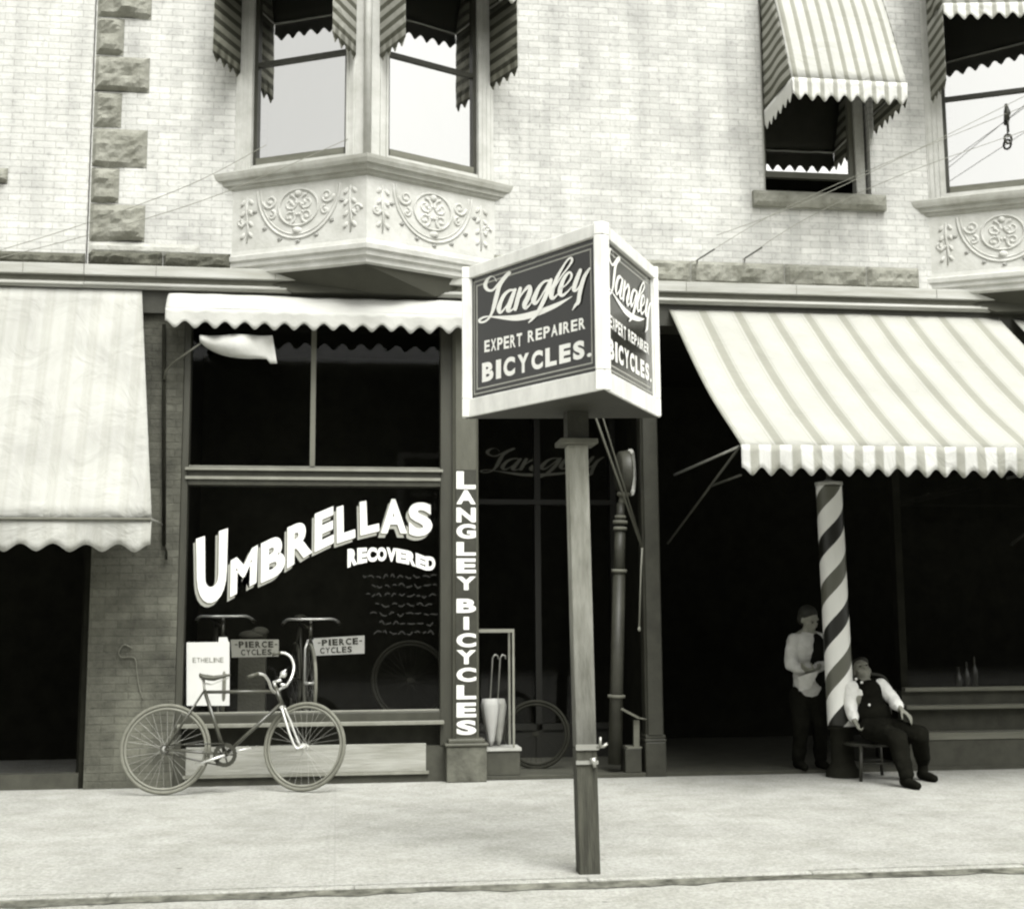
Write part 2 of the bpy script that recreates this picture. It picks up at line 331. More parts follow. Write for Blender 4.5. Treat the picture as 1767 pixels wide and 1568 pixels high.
def ribbon(mb, pts, fn, lift=0.0):
    """pts (x,y,width); flat brush stroke"""
    q = catmull([tuple(p) for p in pts], 6); vs = []; n = len(q)
    for i, (x, y, w_) in enumerate(q):
        a = q[max(i-1,0)]; b = q[min(i+1,n-1)]; dx, dy = b[0]-a[0], b[1]-a[1]; l = math.hypot(dx, dy) or 1
        w_ = max(w_, 2)
        vs += [fn(x-dy/l*w_/2, y+dx/l*w_/2, lift), fn(x+dy/l*w_/2, y-dx/l*w_/2, lift)]
    mb.add(vs, [(2*i, 2*i+1, 2*i+3, 2*i+2) for i in range(n-1)])
    for e, d in ((0, 1), (n-1, n-2)):
        x, y, w_ = q[e]; w_ = max(w_, 2); ax = math.atan2(y-q[d][1], x-q[d][0])
        ring = [fn(x+math.cos(ax+(k/6-.5)*math.pi)*w_/2, y+math.sin(ax+(k/6-.5)*math.pi)*w_/2, lift) for k in range(7)]
        mb.add(ring, [tuple(range(7))])

# ============================================================ SETTING
b = MB(); b.box(-60, 60, -4.37, 8, -.25, 0); o = b.build('sidewalk', m_walk); tag(o, kind='structure')
b = MB()
N = 260
for i in range(N):                                            # kerb stones with slightly uneven edge
    pass
xs = [-6+i*1.22 for i in range(13)]
for i in range(12):
    j = random.uniform(-.006, .006)
    b.box(xs[i]+.0015, xs[i+1]-.0015, -4.44+j, -4.372, -.2, .000+random.uniform(-.004,.002))
b.box(-60, xs[0], -4.44, -4.372, -.2, .0); b.box(xs[-1], 60, -4.44, -4.372, -.2, .0)
o = b.build('kerb', m_kerb, bevel=.012); tag(o, kind='structure')
b = MB(); b.add([(-200,-200,-.032),(200,-200,-.032),(200,-4.40,-.032),(-200,-4.40,-.032)], [(0,1,2,3)]); o = b.build('road', m_road); tag(o, kind='structure')
b = MB(); vs = []                                             # thin strip of wet dirt in the gutter
for i in range(121):
    x = -6+i*.125; w_ = .045+.11*noise.noise(Vector((x*1.1, 2, 0)))+.07*noise.noise(Vector((x*5, 5, 0)))
    if x > 5.2: w_ *= .2
    vs += [(x, -4.452, -.008), (x, -4.452-max(w_,.006)*.4, -.019), (x, -4.452-max(w_,.006), -.028)]
b.add(vs, [(3*i+k, 3*i+k+1, 3*i+k+4, 3*i+k+3) for i in range(120) for k in (0, 1)]); o = b.build('gutter_dirt', m_grime); tag(o, kind='structure')

# ============================================================ MAIN BUILDING
ZB = 4.42                                                     # top of the white fascia
XJ = -2.19                                                    # joint with the neighbour
bld = thing('brick_building', 'buff brick building with angled bay windows above umbrella and bicycle shop', 'building', (0, 0, 0))
W2 = (3.93, 4.99, 5.30)                                       # plain window: x0, x1, sill
b = MB(); T = .35; ZT = 8.2
b.box(XJ, W2[0], 0, T, ZB, ZT); b.box(W2[0], W2[1], 0, T, ZB, W2[2]); b.box(W2[0], W2[1], 0, T, 7.25, ZT); b.box(W2[1], 10, 0, T, ZB, ZT)
b.build('brick_wall', m_brick, bld)
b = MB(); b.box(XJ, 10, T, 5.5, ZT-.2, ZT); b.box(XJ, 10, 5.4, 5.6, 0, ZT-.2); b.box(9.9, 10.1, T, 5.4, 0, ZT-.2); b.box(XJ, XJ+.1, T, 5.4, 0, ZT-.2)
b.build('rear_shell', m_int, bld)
# --- rock faced stones
def rock(x0, x1, z0, z1, yb, d, seed, n=.035, b=None, sag=.0):
    b = b or MB(); nx = max(3, int((x1-x0)/n)); nz = max(3, int((z1-z0)/n)); vs = []
    for j in range(nz+1):
        for i in range(nx+1):
            u, v = i/nx, j/nz; x = x0+(x1-x0)*u; z = z0+(z1-z0)*v
            e = min(1, min(u*nx, (nx-i), v*nz, (nz-j))/1.5)
            h = d*e*(.55+.9*noise.noise(Vector((x*5+seed, z*6, seed)))+.5*noise.noise(Vector((x*17, z*17, seed)))) + (.02 if e > 0 else 0)
            h = max(h, .004); h += sag*(1-v)*e
            vs.append((x, yb-h, z-(.02*noise.noise(Vector((x*6, 7, seed))) if j in (0,) else 0)))
    fs = [(j*(nx+1)+i, j*(nx+1)+i+1, (j+1)*(nx+1)+i+1, (j+1)*(nx+1)+i) for j in range(nz) for i in range(nx)]
    b.add(vs, fs); b.box(x0, x1, yb, yb+.08, z0, z1); return b
qx0 = XJ+.012; wide = PX(256, 200); nar = PX(208, 250)
ys = [-70, -32, 32, 97, 160, 222, 290, 352, 418]
zs = [PZ(200, y) for y in ys]
for k in range(len(ys)-1):
    w_ = wide if k % 2 == 1 else nar
    rock(qx0, w_, zs[k+1]+.006, zs[k]-.006, .0, .055, k*3.1).build('quoin_stone', m_stone, bld)
zs_ = PZ(200, 418)
rock(qx0, PX(345, 430), PZ(200, 440), zs_-.004, 0, .02, 41).build('pale_stone_course', m_ltstone, bld)
# rough belt course just above the fascia
bz0, bz1 = ZB+.002, PZ(250, 438)
for k, (a, c) in enumerate(((XJ+.01, -1.55), (-1.545, -.97), (1.37, 2.3), (2.305, 3.2), (3.205, 4.1), (4.105, 4.9), (4.905, 5.42), (7.9, 9.9))):
    rock(a, c, bz0, bz1+(.09 if a > 1 else .02), 0, .10 if a < 1 else .05, 60+k*2.3).build('belt_stone', m_band if a < 1 else m_stone, bld)
# --- fascia
def fascia(x0, x1, parent):
    f = MB(); f.box(x0, x1, -.12, .0, 4.325, ZB); f.build('fascia_board', m_fascia, parent, bevel=.006)
    f = MB(); f.box(x0, x1, -.075, .0, 4.27, 4.324); f.build('fascia_groove', m_fascia_d, parent)
    f = MB(); f.box(x0, x1, -.10, .0, 4.22, 4.269); f.tube([(x0, -.105, 4.245), (x1, -.105, 4.245)], .014); f.build('fascia_molding', m_fascia, parent)
    f = MB(); f.box(x0, x1, -.05, .3, 4.02, 4.219); f.build('lintel_beam', m_dark, parent)
    x = x0+.6
    while x < x1-.3:
        f = MB(); f.box(x, x+.004, -.1225, -.11, 4.328, ZB-.004); x += random.uniform(.9, 1.7); f.build('fascia_joint', m_fascia_d, parent)
fascia(XJ+.002, 9.9, bld)
# --- pier between the two buildings' shops
px0, px1 = PX(146, 1280), PX(310, 900)
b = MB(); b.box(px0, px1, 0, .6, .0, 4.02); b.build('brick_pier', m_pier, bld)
# --- columns
def column(x0, x1, y0, m, mp=None, k=1.0):
    y1 = y0+.2
    c = MB(); xm = (x0+x1)/2; w_ = (x1-x0)/2
    prof = [(-w_, 0), (-w_, -.035), (-w_*.86, -.05), (-w_*.8, -.075), (w_*.8, -.075), (w_*.86, -.05), (w_, -.035), (w_, 0)]
    vs = [(xm+a, y0+.06+q, z) for z in (.36, 4.02) for a, q in prof]; n = len(prof)
    c.add(vs, [(i, (i+1) % n, n+(i+1) % n, n+i) for i in range(n)]+[tuple(range(n))[::-1], tuple(range(n, 2*n))])
    c.box(x0+.01, x1-.01, y0+.055, y1, .36, 4.02)
    co = c.build('column', m, bld)
    bs = MB(); bs.box(x0-.06*k, x1+.06*k, y0-.05*k, y1, .0, .30); bs.build('plinth', mp or m_plinth, co, bevel=.01)
    bs = MB(); bs.box(x0-.075*k, x1+.075*k, y0-.065*k, y1, .30, .325); bs.box(x0-.045*k, x1+.045*k, y0-.035*k, y1, .325, .36); bs.build('base_molding', mp or m_iron, co, bevel=.008)
    return co
C1 = (PX(781, 1000), PX(825, 1000)); co = column(C1[0], C1[1], -.06, m_iron)
co['label'] = 'iron shop column with white capitals painted down its face'
fy = -.0775
b = MB(); rows = [('L',815,845),('A',847,871),('N',877,902),('G',905,930),('L',936,959),('E',964,989),('Y',995,1018),('B',1033,1057),('I',1064,1086),('C',1092,1116),('Y',1121,1145),('C',1151,1175),('L',1181,1205),('E',1211,1236),('S',1241,1266)]
xm = (C1[0]+C1[1])/2
for ch, t, bt in rows:
    w_ = .024 if ch == 'I' else .085
    put_glyph(b, ch, [(xm-w_, PZ(800,t)), (xm+w_, PZ(800,t)), (xm+w_, PZ(800,bt)), (xm-w_, PZ(800,bt))], lambda x, z: (x, fy, z), .045)
b.build('lettering', m_letter, co)
b = MB(); b.box(xm-.09, xm+.09, -.0765, -.07, PZ(800,1270), PZ(800,812)); b.build('dark_painted_panel', m_dark, co)
C2 = (2.70, 2.86); column(C2[0], C2[1], .0, m_irond, m_irond, .2)
# --- umbrella shop window
SX0, SX1 = px1+.003, C1[0]-.06
GY = .09
win = MB()
fr = .055
gx0, gx1 = PX(322, 900), PX(760, 900)
win.box(SX0, gx0, 0, .16, .30, 4.02); win.box(gx1, C1[0]+.01, 0, .16, .30, 4.02)
z_tb, z_tt = PZ(540, 838), PZ(540, 806)
win.box(gx0, gx1, 0, .16, z_tb, z_tt)
zsill = PZ(540, 1250); win.box(gx0, gx1, 0, .16, zsill, PZ(540,1230))
sw = win.build('shop_window', m_sash, bld, bevel=.006)
b = MB()
b.box(gx0-.02, gx1+.02, -.035, 0, z_tt-.035, z_tt-.012); b.box(gx0-.0, gx1, .05, .085, z_tt, z_tt+.014); b.box(gx0-.02, gx1, -.02, 0, z_tb+.05, z_tb+.075)
b.build('transom_molding', m_sashlt, sw)
b = MB(); b.box(gx0-.03, gx1+.03, -.06, 0, zsill-.01, zsill+.022); b.box(gx0, gx1, .03, .085, PZ(540,1230), PZ(540,1230)+.016); b.build('window_sill', m_sashlt, sw, bevel=.004)
b = MB(); xm_ = PX(540, 700); b.box(xm_-.022, xm_+.022, .05, .12, z_tt, 4.02); b.build('mullion', mat('mullion', .13, .5), sw)
b = MB(); b.add([(gx0, GY, zsill), (gx1, GY, zsill), (gx1, GY, z_tb), (gx0, GY, z_tb)], [(0,1,2,3)]); b.build('show_pane', m_glass, sw)
b = MB(); b.add([(gx0, GY, z_tt), (gx1, GY, z_tt), (gx1, GY, 4.02), (gx0, GY, 4.02)], [(0,1,2,3)]); b.build('transom_pane', m_glass, sw)
# painted lettering on the big pane
def c3(x, y): return (300+x/3.2127, 820+y/3.2127)
def on_pane(x, y, l=0.0):
    px, py = c3(x, y); p = P(px, py, GY); return (p.x, GY-.003-l, p.z)
UQ = [('U',(108,352),(300,293),(290,715),(115,745)),('M',(300,472),(466,385),(458,618),(296,700)),('B',(468,378),(612,315),(618,560),(466,622)),
      ('R',(614,290),(768,228),(768,450),(612,540)),('E',(766,214),(886,170),(886,398),(764,450)),('L',(886,178),(1002,145),(1006,368),(888,402)),
      ('L',(1014,148),(1128,128),(1140,332),(1018,358)),('A',(1136,130),(1284,132),(1292,345),(1132,345)),('S',(1284,150),(1430,150),(1434,352),(1288,368))]
b = MB(); b2 = MB(); b3 = MB()
for ch, TL, TR, BR, BL in UQ:
    e = [(q[0]+7, q[1]-9) for q in (TL, TR, BR, BL)]
    e = [(TL[0]+16, TL[1]), (TR[0], TR[1]), (BR[0], BR[1]-24), (BL[0]+16, BL[1]-24)]
    put_glyph(b, ch, e, lambda x, y: on_pane(x, y, .004), .045)
    s_ = [(x-16, y+24) for x, y in e]; put_glyph(b2, ch, s_, lambda x, y: on_pane(x, y, .0), .055)
    s_ = [(x-5, y+8) for x, y in e]; put_glyph(b3, ch, s_, lambda x, y: on_pane(x, y, .002), .05)
ar_t = [410,404,400,399,400,405,415,430,450]; ar_b = [512,492,482,476,474,480,490,506,526]
for i, ch in enumerate('RECOVERED'):
    x = 965+i*54
    t0, t1 = ar_t[i]-1, ar_t[min(i+1,8)]; q0, q1 = ar_b[i], ar_b[min(i+1,8)]
    put_glyph(b, ch, [(x-2,t0),(x+52,t1),(x+52,q1),(x-2,q0)], lambda x, y: on_pane(x, y, .004), .065)
b.build('lettering', m_letter, sw); b2.build('lettering_shade', m_letter2, sw); b3.build('lettering_outline', mat('letter_outline', .1, .6), sw)
# faint small script low on the pane
for k in range(7):
    b = MB()
    yy = 560+k*52; x = 1050+(k % 2)*40+k*10
    while x < 1440:
        l = random.uniform(14, 40)
        ribbon(b, [(x, yy+random.uniform(-8,8), 7), (x+l*.5, yy+random.uniform(-14,14), 9), (x+l, yy+random.uniform(-8,8), 7)], lambda a, c, q: on_pane(a, c, q)); x += l+random.uniform(8, 22)
    b.build('lettering_line', mat('faded_letter', .010, .8), sw)
# bulkhead
b = MB(); b.box(SX0, C1[0]-.05, .01, .16, 0, .30); b.build('bulkhead', m_bulk, bld)
b = MB(); b.box(SX0+.1, PX(735,1300), -.012, .008, PZ(600,1332), PZ(600,1284)); bh = b.build('bulkhead_panel', mat('worn_bulkhead_board', .28, .85, .3, 5, .3, 20, stretch=(.3, 1, 3)), bld, bevel=.004)
b = MB(); b.box(SX0+.08, PX(740,1300), -.02, .008, PZ(600,1337), PZ(600,1332)); b.build('panel_molding', m_sashlt, bh)
# interior of the shop: floor of the show window, side walls, ceiling
b = MB(); b.box(SX0, C1[0], .16, 1.6, .0, zsill-.02); b.build('display_platform', m_bulk, bld)
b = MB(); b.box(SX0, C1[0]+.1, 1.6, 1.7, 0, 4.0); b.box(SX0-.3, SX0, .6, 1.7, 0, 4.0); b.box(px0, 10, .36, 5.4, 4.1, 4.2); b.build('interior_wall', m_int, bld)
# --- entrance recess between the columns
b = MB(); b.box(C1[1]-.02, 2.9, .0, 2.6, 0, .035); b.build('entrance_floor', m_step, bld, bevel=.006)
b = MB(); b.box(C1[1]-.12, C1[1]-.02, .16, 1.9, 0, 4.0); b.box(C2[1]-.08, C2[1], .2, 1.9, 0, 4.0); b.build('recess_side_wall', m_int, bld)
RY = 1.5
b = MB(); rx0, rx1 = C1[1]-.02, C2[1]-.08
zt_ = PZ(900, 862, RY)
for a in (rx0, rx0+.75, rx1-.06): b.box(a, a+.06, RY-.02, RY+.08, 0, 4.0)
b.box(rx0, rx1, RY-.03, RY+.07, zt_-.05, zt_); b.box(rx0, rx1, RY-.02, RY+.06, .3, .36); b.box(rx0, rx1, RY, RY+.04, .035, .3)
dr = b.build('entrance_door', mat('door_dark', .014, .6), bld)
b = MB(); b.add([(rx0, RY+.03, .3), (rx1, RY+.03, .3), (rx1, RY+.03, 4), (rx0, RY+.03, 4)], [(0,1,2,3)]); b.build('door_glass', m_glass, dr)
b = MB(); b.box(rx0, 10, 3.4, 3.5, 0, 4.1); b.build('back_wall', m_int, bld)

# ============================================================ script used on the box sign and the door glass
SCRIPT = [
 [(452,782,10),(425,735,8),(385,730,16),(345,770,36),(322,835,46),(352,885,36),(410,888,26),(465,830,26),(530,755,34),(580,708,46),(606,684,40)],
 [(604,690,30),(530,780,34),(487,850,44),(458,950,52),(428,1070,46),(402,1150,32),(368,1215,24),(318,1256,24),(268,1264,26),(254,1240,28),(300,1208,22),(362,1196,16)],
 [(362,1200,12),(450,1204,26),(560,1212,48),(700,1212,70),(850,1182,74),(1000,1132,64),(1150,1068,50),(1260,1010,26),(1340,962,8)],
 [(668,890,26),(610,892,28),(548,945,40),(505,1030,46),(484,1105,54),(498,1152,34),(540,1120,20),(590,1050,18),(650,940,20)],
 [(676,882,34),(640,975,50),(606,1070,56),(592,1128,46),(630,1126,24),(668,1090,12)],
 [(738,868,40),(714,960,50),(692,1050,50),(676,1112,44)],
 [(700,1030,10),(760,930,20),(812,866,34),(848,846,40),(852,900,54),(824,980,56),(788,1055,56),(796,1098,42),(838,1072,20),(876,1020,12)],
 [(1086,778,28),(1022,788,26),(962,850,40),(918,940,52),(894,1010,60),(916,1046,36),(966,990,20),(1022,895,18),(1074,800,20)],
 [(1100,768,38),(1072,860,48),(1032,970,50),(980,1080,46),(935,1160,38),(880,1228,28),(838,1268,14)],
 [(1120,905,10),(1216,735,16),(1300,625,20),(1346,548,26),(1334,512,26),(1290,540,20),(1230,632,26),(1172,740,40),(1124,860,50),(1102,948,56),(1116,985,42),(1156,962,22),(1196,915,12)],
 [(1206,880,12),(1272,832,16),(1328,762,22),(1342,708,28),(1312,682,26),(1256,745,40),(1216,850,52),(1206,925,52),(1234,952,36),(1290,912,20),(1344,850,10)],
 [(1446,655,38),(1412,740,50),(1380,830,52),(1370,888,44),(1404,886,24),(1452,812,12),(1504,715,12)],
 [(1556,634,22),(1494,730,42),(1454,850,50),(1434,950,46),(1420,1028,46),(1388,1068,30),(1352,1124,8)]]
# ============================================================ BOX SIGN ON A POST
SF, SL, SR = Vector((1.334,-4.975,0)), Vector((.702,-3.978,0)), Vector((1.839,-4.110,0))
ZS0, ZS1 = 2.505, 3.39
sg = thing('sign_post', 'three sided white framed bicycle sign box on tall wooden kerb post', 'sign', (1.35, -4.25, 0))
cen = (SF+SL+SR)/3
faces = [(SL, SF), (SF, SR), (SR, SL)]
def inset_pt(p, k): return cen+(p-cen)*k
b = MB(); k = .78
tri = [inset_pt(p, k) for p in (SL, SF, SR)]
b.add([(p.x, p.y, z) for z in (ZS0+.03, ZS1-.03) for p in tri], [(0,1,4,3),(1,2,5,4),(2,0,3,5),(0,2,1),(3,4,5)])
body = b.build('sign_body', m_signdark, sg)
b = MB(); b.add([(p.x, p.y, z) for z in (ZS0-.004, ZS0+.028) for p in [inset_pt(p, .97) for p in (SL, SF, SR)]], [(0,1,4,3),(1,2,5,4),(2,0,3,5),(0,2,1),(3,4,5)]); b.build('sign_underside', m_dark, sg)
b = MB(); b.add([(p.x, p.y, z) for z in (ZS1-.028, ZS1+.0) for p in [inset_pt(p, .97) for p in (SL, SF, SR)]], [(0,1,4,3),(1,2,5,4),(2,0,3,5),(0,2,1),(3,4,5)]); b.build('sign_roof', m_white, sg)
# left face local frame used for all lettering
def face_frame(a, c):
    u = (c-a).normalized(); n = Vector((u.y, -u.x, 0))
    if n.dot(a-cen) < 0: n = -n
    return u, n
u0, n0 = face_frame(SL, SF); L0 = (SF-SL).length
dpan = -.02
def left_uv(px, py):
    p = RP(px, py, SL+n0*dpan, n0); return ((p-SL).dot(u0)/L0, (p.z-ZS0)/(ZS1-ZS0))
def cs(x, y): return (790+x/6.796, 370+y/6.796)
for fi, (a, c) in enumerate(faces):
    u, n = face_frame(a, c); Lf = (c-a).length
    def W(s, z, d=0.0): p = a+u*s+n*d; return (p.x, p.y, z)
    b = MB(); fwid = .075; fb = .105
    def slab(s0, s1, z0, z1, d0, d1, m=0):
        b.add([W(s0,z0,d0),W(s1,z0,d0),W(s1,z1,d0),W(s0,z1,d0),W(s0,z0,d1),W(s1,z0,d1),W(s1,z1,d1),W(s0,z1,d1)],
              [(0,1,2,3),(7,6,5,4),(4,5,1,0),(5,6,2,1),(6,7,3,2),(7,4,0,3)])
    slab(0, Lf, ZS0, ZS0+fb, -.05, .0); slab(0, Lf, ZS1-.07, ZS1, -.05, .0)
    slab(0, fwid*.8, ZS0+fb, ZS1-.07, -.05, -.001); slab(Lf-fwid*.8, Lf, ZS0+fb, ZS1-.07, -.05, -.001)
    b.build('sign_frame', m_white, sg, bevel=.005)
    for (q0, q1, q2, q3) in ((.0, fwid*.8, ZS0+fb-.004, ZS0+fb-.001), (Lf-fwid*.8, Lf, ZS0+fb-.004, ZS0+fb-.001), (.0, fwid*.8, ZS1-.069, ZS1-.066), (Lf-fwid*.8, Lf, ZS1-.069, ZS1-.066)):
        b = MB(); slab(q0+.004, q1, q2, q3, -.01, .0012); b.build('board_joint', m_panel, sg)
    # glazed dark panel
    b = MB(); slab(fwid*.8, Lf-fwid*.8, ZS0+fb, ZS1-.07, -.045, dpan-.002); pan = b.build('sign_panel', m_signdark, sg)
    b = MB()
    s0, s1, z0, z1 = fwid*.8, Lf-fwid*.8, ZS0+fb, ZS1-.07
    for ins, t in ((.022, .007), (.048, .008)):
        d0, d1 = dpan-.002, dpan-.0005
        slab(s0+ins, s1-ins, z0+ins, z0+ins+t, d0, d1); slab(s0+ins, s1-ins, z1-ins-t, z1-ins, d0, d1)
        slab(s0+ins, s0+ins+t, z0+ins+t, z1-ins-t, d0, d1); slab(s1-ins-t, s1-ins, z0+ins+t, z1-ins-t, d0, d1)
    b.build('border_line', m_signline, pan)
    b = MB()
    def onf(px, py, l=0.0):
        U, V = left_uv(px, py); return W(U*Lf, ZS0+V*(ZS1-ZS0), dpan+.0006+l)
    for k_, st in enumerate(SCRIPT): ribbon(b, st, lambda x, y, l: onf(*cs(x, y), l), .0004*k_)
    # EXPERT REPAIRER and BICYCLES. in pixel space of the photo's left face
    def line(text, xa, xb, ta, tb, ba, bb, off, gap):
        def fn(s, t):                                   # s 0..1 along, t 0 bottom..1 top
            x = xa+(xb-xa)*s; tp = ta+(tb-ta)*s; bt = ba+(bb-ba)*s
            return onf(x, bt+(tp-bt)*t)
        put_text(b, text, 0, 1, 0, 1, fn, off, gap)
    line('EXPERT', 836, 901, 588, 574, 608, 597, .03, .2); line('REPAIRER', 911, 1010, 571, 547, 591, 567, .03, .2)
    line('BICYCLES.', 832, 1021, 627, 583, 660, 615, .05, .22)
    b.build('lettering', m_letter, pan)
# bracket and post
pb, pt = Vector((1.352, -4.25, 0)), Vector((1.318, -4.25, 2.315))
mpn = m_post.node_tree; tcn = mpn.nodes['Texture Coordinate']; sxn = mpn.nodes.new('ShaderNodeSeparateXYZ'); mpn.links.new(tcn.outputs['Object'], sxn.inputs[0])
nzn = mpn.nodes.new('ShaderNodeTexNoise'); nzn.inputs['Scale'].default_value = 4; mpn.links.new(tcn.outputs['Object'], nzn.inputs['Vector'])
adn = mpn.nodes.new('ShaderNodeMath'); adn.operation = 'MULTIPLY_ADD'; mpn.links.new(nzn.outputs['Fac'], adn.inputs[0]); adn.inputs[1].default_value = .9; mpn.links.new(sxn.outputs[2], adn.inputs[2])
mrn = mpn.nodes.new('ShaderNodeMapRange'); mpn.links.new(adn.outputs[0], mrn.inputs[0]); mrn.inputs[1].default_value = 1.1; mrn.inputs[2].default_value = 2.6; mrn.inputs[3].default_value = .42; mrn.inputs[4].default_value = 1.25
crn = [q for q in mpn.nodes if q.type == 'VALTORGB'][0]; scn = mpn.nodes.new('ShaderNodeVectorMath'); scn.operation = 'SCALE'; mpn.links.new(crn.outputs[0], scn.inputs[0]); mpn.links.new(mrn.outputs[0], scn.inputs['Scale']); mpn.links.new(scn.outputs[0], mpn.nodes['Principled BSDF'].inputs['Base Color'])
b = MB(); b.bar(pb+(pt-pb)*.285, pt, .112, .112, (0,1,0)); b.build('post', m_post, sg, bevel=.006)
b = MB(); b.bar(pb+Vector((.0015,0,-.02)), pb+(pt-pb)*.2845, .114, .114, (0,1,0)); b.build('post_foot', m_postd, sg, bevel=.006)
b = MB(); b.box(pt.x-.105, pt.x+.105, -4.355, -4.145, 2.315, 2.345); b.build('post_cap', m_plinth, sg, bevel=.005)
b = MB(); b.box(pt.x-.06, pt.x+.06, -4.31, -4.19, 2.345, 2.5); b.build('bracket_block', m_irond, sg)
zc = PZ(1010, 1300, -4.3)
b = MB(); b.box(pb.x-.069, pb.x+.058, -4.318, -4.306, zc+.02, zc+.05); b.box(pb.x-.069, pb.x+.052, -4.318, -4.306, zc-.055, zc-.035); b.tube([(pb.x+.045, -4.31, zc+.035), (pb.x+.08, -4.33, zc+.04), (pb.x+.1, -4.33, zc+.055)], .009); b.tube([(pb.x+.06, -4.33, zc+.035), (pb.x+.063, -4.33, zc+.09)], .007)
b.tube([(pb.x+.02, -4.325, zc-.02), (pb.x+.03, -4.33, zc-.07)], [.018, .008])
b.build('iron_clamp', m_steel, sg)

# door glass script, dim gold behind the post
b = MB()
def ondoor(x, y, l):
    u_, v_ = (x-240)/(1560-240), (y-512)/(1270-512)
    # undo the climb of the sign's perspective, slant kept
    v2 = v_+u_*.42; p = P(828+u_*215, 752+v2*62+0, RY); return (p.x, RY+.027-l, p.z)
for k_, st in enumerate(SCRIPT): ribbon(b, [(x, y, w_*.8) for x, y, w_ in st], ondoor, .0004*k_)
b.build('door_lettering', m_dim, dr)

